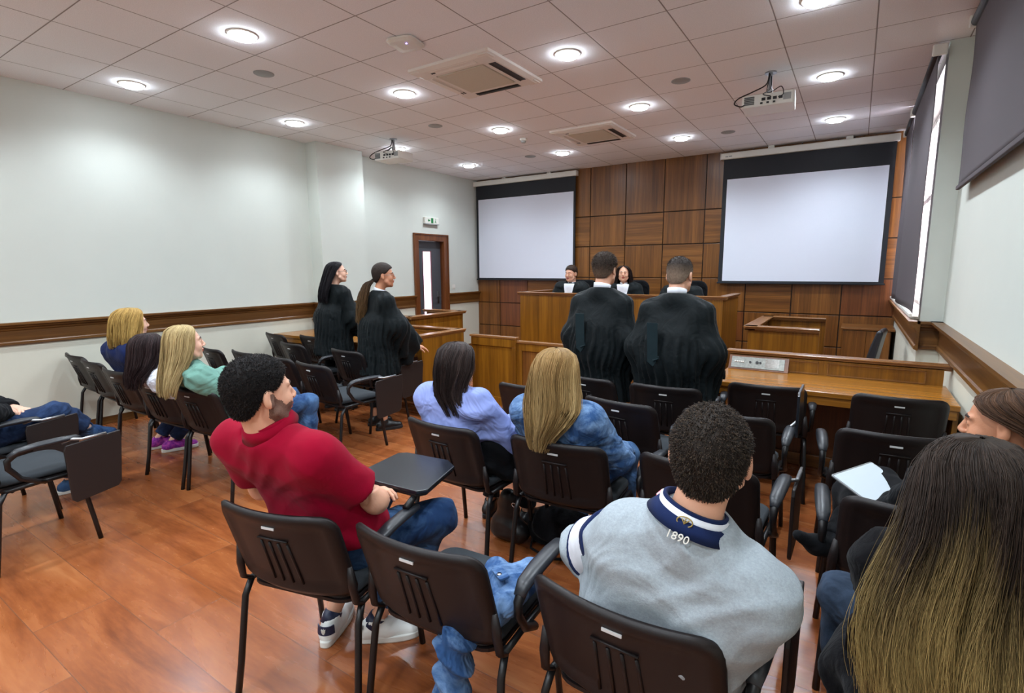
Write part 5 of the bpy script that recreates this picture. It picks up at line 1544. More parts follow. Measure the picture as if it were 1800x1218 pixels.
# -- woman in the pale blue shirt
f = fig('girl', 'dark-haired woman in an oversized pale blue shirt, seen from behind', fem=True, head=(2, -4, 0), res=1.2)
f.body(hands=[('L', hand_pts(f.J['wrL'], (.7, .5, 0), (0, 0, 1), L=.165, curl=.5, thumb=-1)), ('R', hand_pts(f.J['wrR'], (-.2, .9, .1), (0, 0, 1), L=.165, curl=.5, thumb=1))])
top_garment(f, FB['paleblue'], g=.030, sleeve='long', hem=.60, wr=.009, h=.009, seed=41, loose=.01, name='shirt', freq=22, neck=-.015, neckr=.10, armr=(.066, .064, .060, .046))
band(f, 'collar', FB['paleblue'], r=.105, ry=.092, h=.042, t=.02, lift=-.045, flare=-.016, open_=30)
f.long_hair([(.118, 0, -.015, .012, .012, 5), (.112, 0, -.016, .048, .055, 10), (.085, 0, -.018, .080, .090, 40), (.04, 0, -.020, .094, .108, 70), (-.02, 0, -.024, .098, .112, 78), (-.07, 0, -.035, .090, .100, 88), (-.12, .0, -.050, .084, .088, 95), (-.16, .01, -.058, .088, .078, 105), (-.21, .04, -.056, .100, .070, 112), (-.26, .06, -.05, .09, .066, 116)], tone((26, 20, 20), (62, 48, 44)), n=1500, r=.0017, yaw=(2, 0, 0), seed=4, rag=.4)
trousers(f, FB['blacktr'], g=.008, seed=3); [shoe(f, s, BLKSH, SOLEB) for s in 'LR']
# dark coat gathered round her hips
J = f.J
def coat(P):
    d = sd_cap(P, J['pelvis'] + (-.10, -.02, .06), J['pelvis'] + (.15, .02, .05), .125, .135)
    d = smin(d, sd_cap(P, J['pelvis'] + (.19, -.02, .10), J['pelvis'] + (.24, .06, -.05), .075, .085), .05)
    return d + wrinkle(P, .012, 24, 77, unit(np.array([.3, .2, 1])))
f.cloth('tied_coat', coat, J['pelvis'] - .32, J['pelvis'] + .42, FB['black'], .011)

# -- woman in the denim jacket
f = fig('blond', 'woman with long golden hair in a washed denim jacket, seen from behind', fem=True, head=(-4, 2, 0), res=1.1)
f.body(hands=[('L', hand_pts(f.J['wrL'], (.7, .5, 0), (0, 0, 1), L=.165, curl=.5, thumb=-1)), ('R', hand_pts(f.J['wrR'], (-.5, .8, -.1), (0, 0, 1), L=.165, curl=.5, thumb=1))])
top_garment(f, FB['denim'], g=.024, sleeve='long', hem=.56, wr=.009, h=.0085, seed=51, name='denim_jacket', freq=25, armr=(.060, .056, .052, .044))
band(f, 'collar', FB['denim'], r=.082, h=.038, t=.014, lift=-.02, flare=-.010, open_=20)
f.long_hair([(.120, 0, -.015, .012, .012, 5), (.113, 0, -.016, .050, .058, 10), (.085, 0, -.018, .083, .092, 38), (.04, 0, -.020, .098, .108, 66), (-.02, .0, -.026, .106, .112, 74), (-.09, .01, -.042, .120, .104, 84), (-.15, .015, -.062, .132, .090, 96), (-.22, .005, -.080, .110, .070, 108), (-.29, -.02, -.090, .070, .048, 112), (-.36, -.03, -.094, .034, .034, 112)], tone((112, 82, 44), (176, 142, 92), ombre=((134, 104, 60), (192, 162, 112)), o0=.2, o1=.7), n=1900, r=.0018, yaw=(-4, 0, 0), seed=6, rag=.22, wave=.006)
trousers(f, FB['jeans'], g=.008, seed=13); [shoe(f, s, SHOEW, SOLEW, 'sneaker') for s in 'LR']
# seams: yoke, shoulder panel
J = f.J

# -- woman with ombre hair
f = fig('ombre', 'woman with long ombre hair and a black fleece jacket, nearest the camera', fem=True, head=(14, -2, 0), res=1.)
f.body(hands=[('L', hand_pts(f.J['wrL'], (.7, .5, 0), (0, 0, 1), L=.165, curl=.5, thumb=-1)), ('R', hand_pts(f.J['wrR'], (-.6, .6, 0), (0, 0, 1), L=.165, curl=.5, thumb=1))])
top_garment(f, FB['fleece'], g=.030, sleeve='long', hem=.50, wr=.010, h=.010, seed=61, name='fleece_jacket', freq=24, armr=(.064, .06, .055, .046))
f.long_hair([(.120, -.01, -.015, .012, .012, 5), (.113, -.008, -.016, .050, .057, 8), (.085, -.006, -.018, .082, .092, 34), (.04, -.006, -.020, .096, .108, 60), (-.02, -.012, -.030, .104, .112, 74), (-.08, -.018, -.045, .114, .106, 84), (-.15, -.03, -.060, .130, .100, 92), (-.22, -.04, -.080, .154, .096, 98), (-.30, -.045, -.10, .170, .096, 102), (-.38, -.04, -.115, .172, .094, 104), (-.47, -.03, -.12, .165, .09, 104)], tone((26, 20, 17), (62, 47, 38), ombre=((116, 94, 52), (188, 160, 102)), o0=.36, o1=.78), n=6500, r=.0009, yaw=(10, 0, 0), seed=8, rag=.42, wave=.010, jit=.020, lumps=.05, base_end=.62, clumps=70, pull=.8)
trousers(f, FB['greyjeans'], g=.008, seed=15, wr=.006, name='jeans')
def drape(P):
    d = sd_cap(P, (-.17, -.315, .83), (.20, -.315, .83), .055, .055)
    d = smin(d, sd_cap(P, (-.19, -.34, .60), (.22, -.34, .60), .075, .075), .12)
    d = smin(d, sd_cap(P, (-.20, -.31, .42), (.20, -.31, .42), .080, .085), .12)
    d = smin(d, sd_cap(P, (-.24, -.20, .60), (-.22, -.05, .58), .075, .06), .08)
    return d + wrinkle(P, .012, 26, 65, unit(V(.5, .1, 1)))
f.cloth('jacket_back', drape, V(-.42, -.52, .28), V(.42, .10, .95), FB['fleece'], .011)
build('pink_lining', MB().tube([(-.20, -.405, .70), (-.215, -.40, .64), (-.20, -.41, .58)], [.008, .014, .006], 8), FB['magenta'], f.root, smooth=True)
[shoe(f, s, BLKSH, SOLEB) for s in 'LR']
J = f.J
p = V(-.225, -.30, .52)
mb = MB()
A4 = Matrix.Translation(Vector(p)) @ Matrix.Rotation(R(20), 4, 'Z') @ Matrix.Rotation(R(80), 4, 'X')
for a, b, c_, d_ in ((-.012, .012, -.025, -.019), (-.012, .012, .019, .025), (-.012, -.008, -.025, .025), (.008, .012, -.025, .025)): mb.box(a, b, c_, d_, -.002, .002, A4)
build('strap_buckle', mb, M['chrome'], f.root, bevel=.0008)

# -- woman by the window wall with laptop and ankle boots
f = fig('rightw', 'brown-haired woman in profile with gold earring and black boots, by the window wall', fem=True, skin='warm', head=(58, -6, 0), res=1.)
f.body(hands=[('L', hand_pts(f.J['wrL'], (.2, .9, .1), (0, -.1, 1), L=.165, curl=.35, thumb=-1)), ('R', hand_pts(f.J['wrR'], (-.3, .9, .1), (0, 0, 1), L=.165, curl=.35, thumb=1))], hres=.004)
f.eyes()
top_garment(f, FB['black'], g=.016, sleeve='long', hem=.54, wr=.006, seed=71, name='top')
trousers(f, FB['blacktr'], g=.006, seed=17, waist=.80)
def boot(f, s):
    J = f.J; an, toe, kn = J['an' + s], J['toe' + s], J['kn' + s]
    d = unit(toe - an); sh_ = unit(kn - an); up = unit(sh_ - d * (sh_ @ d)); sdv = np.cross(d, up)
    if an[2] < .2: d = unit((toe - an) * (1, 1, 0)); up = V(0, 0, 1); sdv = np.cross(d, up)
    Rm = np.stack([sdv, d, up], 1); base = an - up * .10
    def fn(P):
        L = P.local(base, Rm)
        q = sd_cap(L, (0, -.03, .095), (0, .06, .060), .034, .035)
        q = smin(q, sd_cap(L, (0, .06, .055), (0, .155, .028), .036, .020), .03)
        q = smin(q, sd_cap(P, an, an + sh_ * .14, .040, .046), .03) if True else q
        q = smin(q, sd_cap(L, (0, -.05, .075), (0, -.052, .004), .026, .015), .012)
        return smax(q, -.002 - L.z, .004)
    vs, q = snet(fn, np.minimum(an, base) - .24, np.maximum(an, base) + .26, .0065)
    m = Mesh(); m.add(vs, q); return m.obj('ankle_boot', FB['black'], f.root)
boot(f, 'L'); boot(f, 'R')
f.long_hair([(.118, 0, -.018, .012, .012, 5), (.112, 0, -.020, .048, .052, 14), (.088, 0, -.016, .080, .094, 30), (.05, 0, -.018, .090, .106, 58), (.01, 0, -.028, .090, .102, 94), (-.04, 0, -.047, .082, .092, 112), (-.11, 0, -.080, .078, .070, 112), (-.20, 0, -.095, .078, .064, 110), (-.30, 0, -.10, .074, .06, 110)], tone((34, 24, 21), (104, 74, 54)), n=3200, r=.0013, yaw=(58, -6, 0), seed=9, rag=.2, jit=.016, lumps=.07)
er = f.hc + f.Rh @ V(-.079, -.002, -.045)
build('earring', MB().lathe([(0, -.006), (.005, -.003), (.006, .001), (.004, .005), (0, .007)], er, 12), plain('gold', (214, 170, 90), .2, metal=1.), f.root, smooth=True)

# -- three women in the left-hand block
f = fig('mint', 'pale blonde woman in a mint green top, face in profile', fem=True, skin='pale', head=(-8, 3, 0), res=1.5)
f.body(hands=[('L', hand_pts(f.J['wrL'], (.7, .5, 0), (0, 0, 1), L=.165, thumb=-1)), ('R', hand_pts(f.J['wrR'], (-.5, .7, 0), (0, 0, 1), L=.165, thumb=1))], hres=.0035)
f.eyes()
top_garment(f, FB['mint'], g=.022, hem=.54, wr=.008, seed=81, name='top', armr=(.060, .056, .05, .038))
trousers(f, FB['jeans'], g=.008, seed=19, name='jeans'); [shoe(f, s, SHOEW, SOLEW) for s in 'LR']
f.long_hair([(.118, 0, -.015, .012, .012, 5), (.112, 0, -.016, .048, .055, 10), (.085, 0, -.014, .078, .086, 40), (.04, 0, -.012, .086, .098, 58), (-.02, 0, -.014, .088, .098, 62), (-.10, 0, -.028, .088, .092, 70), (-.18, 0, -.050, .090, .084, 84), (-.26, .005, -.070, .090, .076, 98), (-.34, .01, -.08, .072, .060, 108)], tone((142, 120, 78), (206, 182, 132)), n=1300, r=.0022, yaw=(-8, 0, 0), seed=12, rag=.18)
f = fig('dark', 'dark-haired woman in a white blouse, seated between the two blonde women', fem=True, skin='pale', head=(6, -4, 0), res=1.6)
f.body(hands=[('L', hand_pts(f.J['wrL'], (.7, .5, 0), (0, 0, 1), L=.165, thumb=-1)), ('R', hand_pts(f.J['wrR'], (-.5, .7, 0), (0, 0, 1), L=.165, thumb=1))], hres=.0035)
f.eyes()
top_garment(f, FB['whitebl'], g=.022, hem=.50, wr=.010, seed=91, name='blouse', armr=(.060, .056, .05, .04))
trousers(f, FB['jeansdark'], g=.008, seed=23, name='jeans'); [shoe(f, s, BLKSH, SOLEB) for s in 'LR']
f.long_hair([(.118, 0, -.015, .012, .012, 5), (.112, 0, -.016, .048, .055, 10), (.085, 0, -.018, .080, .090, 40), (.04, 0, -.018, .094, .108, 56), (-.02, 0, -.022, .098, .110, 60), (-.09, 0, -.04, .106, .102, 70), (-.17, -.01, -.07, .112, .084, 100), (-.26, -.02, -.085, .100, .068, 108)], tone((26, 18, 20), (58, 42, 42)), n=1100, r=.0022, yaw=(6, 0, 0), seed=14, rag=.22)
f = fig('blue', 'woman with a blonde bob in a navy top, nearest the plain wall', fem=True, skin='pale', head=(-2, 0, 0), res=1.6)
f.body(hands=[('L', hand_pts(f.J['wrL'], (.7, .5, 0), (0, 0, 1), L=.165, thumb=-1)), ('R', hand_pts(f.J['wrR'], (-.5, .7, 0), (0, 0, 1), L=.165, thumb=1))], hres=.0035)
f.eyes()
top_garment(f, fabric('blue_jersey', (20, 31, 70), .9, .3), g=.024, hem=.52, wr=.006, seed=95, name='top', armr=(.060, .056, .05, .04))
trousers(f, FB['jeansdark'], g=.008, seed=25, name='jeans'); [shoe(f, s, FB['purple'], SOLEW, 'sneaker') for s in 'LR']
f.long_hair([(.120, 0, -.015, .012, .012, 5), (.114, 0, -.016, .052, .060, 10), (.085, 0, -.018, .086, .096, 42), (.04, 0, -.020, .100, .112, 60), (-.02, 0, -.024, .106, .116, 64), (-.09, 0, -.036, .114, .110, 68), (-.16, 0, -.045, .108, .100, 74), (-.20,0,-.045,.10,.095,80)], tone((138, 104, 50), (204, 168, 98)), n=1000, r=.0024, yaw=(-2, 0, 0), seed=16, rag=.2)

# -- seated person at the picture edge: only legs and hands in view
f = fig('left', 'person in blue jeans with crossed legs and clasped hands, cut by the picture edge', skin='pale', head=(0, -4, 0), res=1.3)
f.body(hands=[('L', hand_pts(f.J['wrL'], (.8, .3, 0), (0, .2, 1), curl=.45, thumb=-1)), ('R', hand_pts(f.J['wrR'], (-.6, .6, -.1), (.2, .2, 1), curl=.45, thumb=1))])
top_garment(f, FB['black'], g=.022, hem=.52, wr=.008, seed=97, name='jacket')
trousers(f, fabric('mid_denim', (30, 44, 72), .9, .5, 7, .4, 500, col2=(48, 68, 104)), g=.012, seed=27, wr=.009, name='jeans', ankle=.02, waist=.82)
shoe(f, 'R', FB['jeans'], SOLEW, 'sneaker'); shoe(f, 'L', FB['jeans'], SOLEW, 'sneaker')
f.short_hair((40, 30, 26), thick=.012)

# ---------------------------------------------------------------- robed people
def gown(f, hem, rx0=.20, rx1=.29, ry1=.20, seed=1, elbow_w=.11, cuff_w=.12, yoke=.15, npl=30, droop=.16, h=.0105, cy=-.01, sleeve=True):
    J = f.J; nz = J['neck'][2]
    rs = np.random.default_rng(seed); ph = rs.uniform(0, 6.28, 4)
    yz = J['shL'][2] * .5 + J['shR'][2] * .5 - yoke
    def fn(P):
        d = f.torso(P, .020)
        t = np.clip((nz - .12 - P.z) / (nz - .12 - hem), 0, 1)
        rx = rx0 + (rx1 - rx0) * t ** .8; ry = .125 + (ry1 - .125) * t ** .8
        x, y = P.x - J['pelvis'][0] * t, P.y - cy - (J['neck'][1] * (1 - t) + J['pelvis'][1] * t)
        rr = np.sqrt((x / rx) ** 2 + (y / ry) ** 2)
        th = np.arctan2(y / ry, x / rx)
        b = (rr - 1) * np.minimum(rx, ry)
        b = smax(b, P.z - (nz - .24), .10)
        d = smin(d, b, .08)
        if sleeve:
            for s in 'LR':
                sh, el, wr_ = J['sh' + s], J['el' + s], J['wr' + s]
                a = sd_cap(P, sh - (0, 0, .015), el, .058, elbow_w)
                c = sd_cap(P, el, wr_, elbow_w * .95, cuff_w * .8)
                c = smax(c, below(P, wr_ - unit(wr_ - el) * .02, wr_ - el), .01)
                a = smin(a, c, .05)
                a = smin(a, sd_cap(P, el - (0, 0, .02), el * .45 + wr_ * .55 - (0, 0, droop), elbow_w * .8, .04), .07)
                d = smin(d, a, .05)
        # gathered folds hanging below the yoke
        amp = np.clip((yz - P.z) / .06, 0, 1) * (.010 + .010 * np.clip((yz - P.z) / .5, 0, 1))
        w = th + .05 * np.sin(P.z * 9 + ph[0]) + .03 * np.sin(P.z * 21 + ph[1] + P.x * 9)
        pl = np.sin(w * npl + 1.2 * np.sin(w * 5 + ph[2])) * .65 + .35 * np.sin(w * npl * .43 + ph[3] + P.z * 2)
        d = d + amp * pl
        am2 = np.clip((P.z - yz) / .05, 0, 1) * np.clip((np.abs(x) - .12) / .05, 0, 1) * .005
        d = d + am2 * np.sin(P.y * 120 + P.x * 30)
        hm = hem + .018 * np.sin(th * 3 + ph[0]) + .008 * np.sin(th * 11)
        d = smax(d, hm - P.z, .01)
        return smax(d, below(P, J['neck'] + (0, 0, .018), unit(V(0, .1, 1))), .01)
    lo, hi = f.bounds(['neck', 'shL', 'shR', 'elL', 'elR', 'wrL', 'wrR'], .2)
    lo[2] = hem - .05; lo[:2] = np.minimum(lo[:2], (-.42, -.32)); hi[:2] = np.maximum(hi[:2], (.42, .32))
    return f.cloth('gown', fn, lo, hi, FB['gown'], h)

def hood_flap(f, x=-.06, w=.075, z0=None, L=.30, y=None):
    J = f.J; z0 = z0 or (J['shL'][2] - .07)
    y = y if y is not None else J['neck'][1] - .195
    mb = MB(); vs = []
    prof = [(-w / 2, 0), (w / 2, 0), (w * .62, -L * .84), (w * .2, -L), (-w * .35, -L * .9)]
    mb.prism([(x + a, z0 + b) for a, b in prof], 'Y', y - .006, y)
    mb.tube([(x + w * .2, y - .01, z0 - L * .86), (x + w * .75, y - .013, z0 - L * .80), (x + w * .7, y - .012, z0 - L * .74)], .006, 6)
    return build('gown_flap', mb, fabric('gown_flap_cloth', (24, 38, 42), .65, .1, sheen=.05), f.root, bevel=.004)

for key, lab, hem, hd, sp in (('man1', 'robed man with longer cropped hair standing behind the low partition', .55, (4, -6, 0), dict(rx0=.16, rx1=.25, ry1=.165, cy=.03, seed=3, elbow_w=.09, cuff_w=.105)),
                          ('man2', 'robed man with a faded haircut standing at the end of the long desk', .66, (-2, -10, 0), dict(rx0=.17, rx1=.28, ry1=.165, cy=.04, seed=7, elbow_w=.10, cuff_w=.115))):
    f = fig(key, lab, head=hd, res=1.15, skin='light')
    f.body(hands=[('L', hand_pts(f.J['wrL'], (.3, .5, -.6), (-.8, 0, .2), curl=.4, thumb=1)), ('R', hand_pts(f.J['wrR'], (-.3, .5, -.6), (.8, 0, .2), curl=.4, thumb=-1))])
    if key == 'man1': f.short_hair((50, 40, 34), (84, 70, 58), thick=.008, spikes=3500, length=.016, top=.014, seed=2, fade=(-.05, (96, 76, 62), .09))
    else: f.short_hair((46, 38, 34), None, thick=.005, spikes=2500, length=.010, top=.008, seed=9, fade=(-.01, (128, 108, 92), .085))
    gown(f, hem, **sp)
    band(f, 'collar', FB['whitesh'], r=.064, h=.042, t=.006, lift=.004, flare=.003, open_=4)
    hood_flap(f, x=-.085, L=.30, y=f.J['neck'][1] - (.185 if key == 'man1' else .195))
    trousers(f, FB['blacktr'], g=.012, waist=1.0, r=(.085, .066, .062, .055)); [shoe(f, s, BLKSH, SOLEB) for s in 'LR']

f = fig('w1', 'robed woman with glasses and long loose black hair standing at the long desk', fem=True, skin='pale', head=(-30, 4, 0), res=1.3)
f.body(hands=[('L', hand_pts(f.J['wrL'], (.3, .5, -.6), (-.8, 0, .2), L=.165, thumb=1)), ('R', hand_pts(f.J['wrR'], (-.2, .7, -.5), (.5, 0, .6), L=.165, thumb=1))], hres=.0036)
f.eyes(); glasses(f, M['cable'])
gown(f, .62, rx0=.16, rx1=.25, ry1=.20, seed=11, elbow_w=.10, cuff_w=.11)
trousers(f, FB['blacktr'], g=.010, waist=1.0); [shoe(f, s, BLKSH, SOLEB) for s in 'LR']
f.long_hair([(.118, 0, -.015, .012, .012, 5), (.112, 0, -.016, .048, .055, 12), (.085, 0, -.018, .080, .090, 52), (.04, 0, -.020, .090, .106, 88), (-.02, 0, -.030, .090, .110, 98), (-.10, 0, -.060, .094, .100, 104), (-.18, 0, -.09, .098, .092, 108), (-.27, 0, -.11, .100, .086, 112), (-.34, 0, -.115, .10, .08, 114)], tone((16, 15, 18), (38, 34, 38)), n=1000, r=.0024, yaw=(-20, 0, 0), seed=21, rag=.14)
f = fig('w2', 'robed woman with glasses and a long brown ponytail, one hand on the desk', fem=True, skin='warm', head=(-24, 0, 0), res=1.2)
f.body(hands=[('L', hand_pts(f.J['wrL'], (.3, .5, -.6), (-.8, 0, .2), L=.165, thumb=1)), ('R', hand_pts(f.J['wrR'], (.1, .95, -.25), (.2, .2, .9), L=.17, thumb=1, curl=.25, spread=.2))], hres=.0036)
f.eyes(); glasses(f, M['alu'])
gown(f, .55, rx0=.17, rx1=.26, ry1=.21, seed=13, elbow_w=.11, cuff_w=.12, droop=.24)
band(f, 'collar', FB['whitesh'], r=.058, h=.035, t=.006, lift=.002, flare=.002)
trousers(f, FB['blacktr'], g=.010, waist=1.0, ankle=.10); [shoe(f, s, BLKSH, SOLEB) for s in 'LR']
f.short_hair((42, 32, 27), (70, 54, 44), thick=.012, spikes=0, top=.006)
# ponytail: strands gathered at the nape falling over one shoulder blade
J = f.J; rs = np.random.default_rng(5); n_ = 900; tt = np.linspace(0, 1, 16)[None, :, None]
a0 = f.hc + f.Rh @ V(-.01, -.105, -.045)
key_ = np.array([[0, 0, 0], [-.03, -.05, -.05], [-.06, -.085, -.18], [-.075, -.10, -.32], [-.095, -.10, -.44]])
kp = np.stack([np.interp(np.linspace(0, 1, 16), np.linspace(0, 1, 5), key_[:, i]) for i in range(3)], 1)[None]
off = rs.normal(0, 1, (n_, 1, 3)) * np.array([.016, .011, .006]); ln = 1 - .22 * rs.random((n_, 1, 1))
wd = .35 + 1.25 * np.sin(np.clip(tt * 1.15, 0, 1) * math.pi * .62)
pth = a0 + np.concatenate([kp[..., :2] * (0 * ln + 1), kp[..., 2:] * ln], -1) + off * wd + .004 * np.sin(tt * 12 + rs.uniform(0, 6, (n_, 1, 3)))
tv, tq = tubes_np(pth, .0024, .001); rn = np.repeat(rs.random((n_, 1)), 48, axis=0)
m = Mesh(); tz = np.repeat(np.tile(np.linspace(0, 1, 16), n_), 3)[:, None]
cA = lin((38, 29, 25)) * (1 - rn) + lin((84, 64, 50)) * rn; cB = lin((96, 70, 44)) * (1 - rn) + lin((134, 102, 66)) * rn
m.add(tv, tq, 0, cA * (1 - tz) + cB * tz); m.obj('ponytail', HAIRM, f.root, color=True)
build('hair_tie', MB().tube([a0 + V(.002, .006, .006), a0 + V(-.008, -.014, -.016)], .017, 14), FB['black'], f.root, smooth=True)

# ---------------------------------------------------------------- the three at the bench
def judge(key, lab, fem, hd, skin='light'):
    f = fig(key, lab, fem=fem, skin=skin, head=hd, res=1.5)
    f.body(hands=[('L', hand_pts(f.J['wrL'], (.8, .4, 0), (0, 0, 1), thumb=-1)), ('R', hand_pts(f.J['wrR'], (-.8, .4, 0), (0, 0, 1), thumb=1))], hres=.0032)
    f.eyes()
    top_garment(f, FB['gown'], g=.034, hem=.86, wr=.007, name='gown', armr=(.068, .072, .07, .06), seed=3, h=.009)
    J = f.J
    # white shirt front with open collar
    fy = V(0, 1, 0)
    def fn(P):
        d = f.torso(P, .040)
        v = np.abs(P.x - J['neck'][0]) - (.030 + .060 * np.clip((P.z - (J['neck'][2] - .30)) / .30, 0, 1))
        d = smax(d, v, .006); d = smax(d, -(P.y - J['neck'][1] - .0), .004)
        return smax(smax(d, J['neck'][2] - .34 - P.z, .004), P.z - J['neck'][2] - .012, .006)
    f.cloth('shirt_front', fn, J['neck'] - (.2, .2, .4), J['neck'] + (.2, .32, .06), FB['whitesh'], .006)
    band(f, 'collar', FB['whitesh'], r=.060 if not fem else .053, h=.040, t=.006, lift=.0, open_=16)
    trousers(f, FB['blacktr'], g=.008, waist=.96)
    for s in 'LR':
        mb = MB(); a = f.J['an' + s]
        build('shoe', MB().loft([[(a[0] + math.cos(w) * .045 * k_, a[1] + .05 + math.sin(w) * .13 * k_, z) for w in np.linspace(0, 2 * math.pi, 17)[:-1]] for z, k_ in ((.335, .95), (.36, 1), (.40, .8), (.425, .45))]), BLKSH, f.root, smooth=True)
    return f
f = judge('j1', 'young man in a black robe seated behind the bench, beside the screen', False, (-10, -4, 0))
f.short_hair((50, 36, 28), (76, 58, 44), thick=.005, top=.012, spikes=1500, length=.012)
f = judge('j2', 'smiling woman with long dark wavy hair seated behind the bench', True, (4, 2, 0))
f.long_hair([(.118, .01, -.015, .012, .012, 5), (.113, .01, -.016, .050, .057, 12), (.085, .005, -.018, .084, .092, 44), (.04, 0, -.020, .100, .108, 58), (-.02, 0, -.024, .108, .112, 58), (-.09, 0, -.030, .114, .108, 60), (-.16, 0, -.03, .120, .102, 60), (-.24, 0, -.03, .118, .100, 62)], tone((22, 16, 16), (52, 38, 34)), n=900, r=.0026, yaw=(4, 0, 0), seed=31, rag=.2, wave=.012)
f = judge('j3', 'robed person behind the bench hidden by the faded haircut man', False, (0, -20, 0))
f.short_hair((30, 24, 22), thick=.01)
for x, lab in ((-3.72, 'black high chair behind the young robed man at the bench'), (-2.87, 'black high chair behind the smiling woman at the bench'), (-2.02, 'black high chair behind the hidden person at the bench')):
    r = root('bench_chair', lab, 'chair', (x, 7.55, .33), math.pi, group='high chairs behind the bench')
    build('backrest', MB().prism(rrect(.50, .62, .12), 'Y', -.30, -.24), FB['black'], r, bevel=.02).location = (0, 0, .76)
    build('seat', MB().prism(rrect(.48, .46, .08), 'Z', .36, .43), FB['black'], r, bevel=.02)
    build('pedestal', MB().tube([(0, 0, .02), (0, 0, .36)], .03, 12).lathe([(.25, .0), (.24, .03), (.05, .05), (0, .05)], n=20), M['tube'], r, smooth=True)
# ---------------------------------------------------------------- loose things
def blob(name, label, cat, base, fn, lo, hi, mat, h=.009, part=None):
    """one soft thing from a world-space distance field"""
    base = np.array(base, float)
    vs, q = snet(fn, np.array(lo, float), np.array(hi, float), h)
    m = Mesh(); m.add(vs - base, q)
    o = m.obj(name, mat, None); o.location = tuple(base)
    tag(o, label, cat)
    return o
# denim jacket dropped over the seat, one sleeve hanging through at the back
def fnj(P):
    d = sd_cap(P, (-.90, 1.46, .525), (-.88, 1.20, .525), .060, .050, flat=((0, 0, 1), 1.15))
    d = smin(d, sd_cap(P, (-1.00, 1.42, .52), (-.90, 1.32, .55), .050, .055), .04)
    d = smin(d, sd_cap(P, (-.86, 1.40, .56), (-.84, 1.24, .56), .045, .040), .03)
    d = smin(d, sd_cap(P, (-.93, 1.20, .52), (-.955, 1.13, .46), .050, .050), .03)
    d = smin(d, sd_cap(P, (-.955, 1.13, .46), (-.975, 1.10, .12), .052, .062), .03)
    return d + wrinkle(P, .012, 40, 5, unit(V(.4, .2, 1)), .02) + wrinkle(P, .006, 75, 9, unit(V(.6, -.3, .3)), .02)
dj = blob('denim_jacket', 'blue denim jacket dropped on the seat of the empty chair, one sleeve hanging down', 'jacket', (-.92, 1.3, .49), fnj, (-1.12, 1.0, .0), (-.74, 1.56, .68), FB['denim'], .006)
for i, (x, y, z) in enumerate(((-.895, 1.285, .618), (-.93, 1.235, .585))):
    build('snap_button', MB().lathe([(0, -.002), (.009, -.001), (.008, .003), (0, .004)], (x + .92, y - 1.3, z - .49 + .0), 12), M['chrome'], dj, smooth=True)
mb = MB(); mb.prism([(a - .0, b) for a, b in rrect(.10, .035, .008)], 'Z', 0, .008)
cf = build('cuff', mb, FB['denim'], dj, bevel=.002); cf.location = (.02, .0, .118); cf.rotation_euler = (R(10), R(-12), R(-38))

def fnb(P):
    d = sd_cap(P, (-1.62, 2.42, .12), (-1.60, 2.40, .27), .085, .060, flat=((0, 1, 0), 1.3))
    d = smin(d, sd_cap(P, (-1.67, 2.42, .07), (-1.54, 2.42, .07), .065, .065), .05)
    return smax(d + wrinkle(P, .006, 30, 3, unit(V(.2, .1, 1))), .004 - P.z, .004)
hb = blob('handbag', 'black leather handbag standing on the floor between the two women', 'handbag', (-1.6, 2.42, 0), fnb, (-1.82, 2.25, -.01), (-1.42, 2.6, .38), BLKSH, .008)
build('strap', MB().tube([(-.06, 0, .30), (-.07, 0, .40), (0, -.01, .44), (.06, 0, .40), (.06, 0, .30)], .007, 8), BLKSH, hb, smooth=True)
build('ring_clasp', MB().tube([(.07 + .012 * math.cos(t), -.075, .27 + .012 * math.sin(t)) for t in np.linspace(0, 6.283, 13)], .003, 6, cap=False), M['chrome'], hb, smooth=True)
def fnk(P):
    d = sd_cap(P, (-1.42, 2.50, .10), (-1.20, 2.52, .10), .09, .085)
    d = smin(d, sd_cap(P, (-1.38, 2.52, .16), (-1.22, 2.54, .15), .075, .07), .05)
    return smax(d + wrinkle(P, .012, 34, 13, unit(V(.6, .1, 1))), .004 - P.z, .004)
bp = blob('backpack', 'dark slouchy backpack lying on the floor beside the black handbag', 'backpack', (-1.3, 2.5, 0), fnk, (-1.6, 2.3, -.01), (-1.02, 2.7, .36), FB['fleece'], .009)
build('carry_strap', MB().tube([(-.16, -.06, .06), (-.14, -.12, .02), (.0, -.15, .012), (.12, -.10, .02), (.14, -.04, .08)], .011, 8, flat=.5), FB['black'], bp, smooth=True)
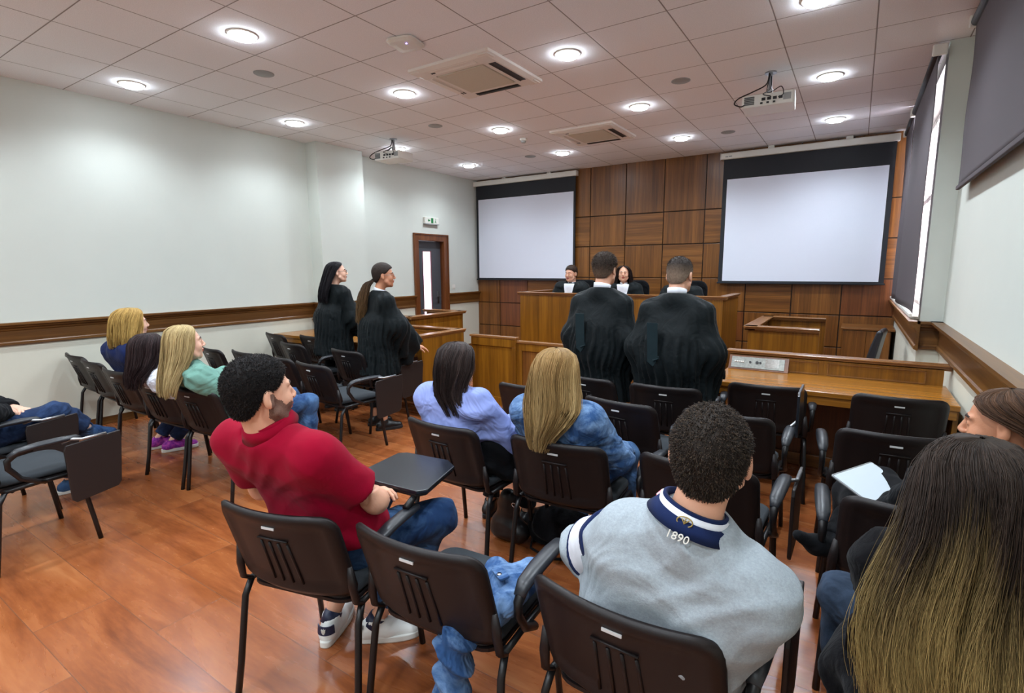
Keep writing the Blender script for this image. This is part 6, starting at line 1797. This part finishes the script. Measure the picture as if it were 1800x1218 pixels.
# open laptop on the lap of the woman by the window wall
lp = root('laptop', 'open silver laptop on the lap of the woman by the window wall', 'laptop', (.30, 2.50, .640), R(62))
build('base', MB().prism(rrect(.31, .215, .012), 'Z', 0, .014), M['alu'], lp, bevel=.002)
build('keyboard', MB().box(-.135, .135, -.02, .09, .0141, .0155), plain('keyboard', (70, 72, 78), .6), lp)
mbk = MB()
for r_ in range(5):
    for k_ in range(14): mbk.box(-.132 + k_ * .019, -.116 + k_ * .019, -.016 + r_ * .021, .001 + r_ * .021, .0155, .0175)
build('keys', mbk, plain('keys', (46, 48, 54), .6), lp)
build('trackpad', MB().box(-.05, .05, -.09, -.03, .0141, .0148), M['greysign'], lp)
sc_ = MB().prism(rrect(.31, .205, .012), 'Z', -.003, .003)
sl = build('screen_lid', sc_, M['alu'], lp, bevel=.001); sl.location = (0, .195, .045); sl.rotation_euler = (R(22), 0, 0)
dp = build('display', MB().prism(rrect(.295, .19, .004), 'Z', .0031, .0042), plain('display_glass', (196, 206, 214), .25), sl)
# ---------------------------------------------------------------- world, daylight, camera
w = bpy.data.worlds.new('world'); SC.world = w; w.use_nodes = True
bg = w.node_tree.nodes['Background']; bg.inputs['Color'].default_value = (.86, .88, 1.0, 1); bg.inputs['Strength'].default_value = 3.2

l = bpy.data.lights.new('sun', 'SUN'); l.energy = 0.0; l.angle = R(.6); l.color = (1, .9, .93)
# daylight bounced up from the street outside the tall window
l = bpy.data.lights.new('street_bounce', 'AREA'); l.energy = 700; l.shape = 'RECTANGLE'; l.size = .5; l.size_y = .3; l.color = (1, .80, .86)
o = bpy.data.objects.new('street_bounce', l); COL.objects.link(o); o.location = (2.2, 7.0, .4)
o.rotation_euler = (Vector((.55, 7.2, 2.6)) - Vector((2.2, 7.0, .4))).to_track_quat('-Z', 'Y').to_euler()

cd = bpy.data.cameras.new('camera'); cam = bpy.data.objects.new('camera', cd); COL.objects.link(cam)
yaw, pitch, roll, fpx = .5793, -.1495, -.0063, 919.5
cd.sensor_width = 36; cd.lens = fpx * 36 / 1800; cd.clip_start = .05; cd.clip_end = 200
cyw, syw, cp_, sp_ = math.cos(yaw), math.sin(yaw), math.cos(pitch), math.sin(pitch)
fw = Vector((-syw * cp_, cyw * cp_, sp_)); rt = Vector((cyw, syw, 0)); up = rt.cross(fw)
rt2 = math.cos(roll) * rt + math.sin(roll) * up; up2 = -math.sin(roll) * rt + math.cos(roll) * up
cam.matrix_world = Matrix(((rt2.x, up2.x, -fw.x, 0), (rt2.y, up2.y, -fw.y, 0), (rt2.z, up2.z, -fw.z, 1.6), (0, 0, 0, 1)))
SC.camera = cam
SC.view_settings.view_transform = 'Standard'; SC.view_settings.look = 'None'; SC.view_settings.exposure = EXPO; SC.view_settings.gamma = 1
SC.view_settings.use_curve_mapping = False
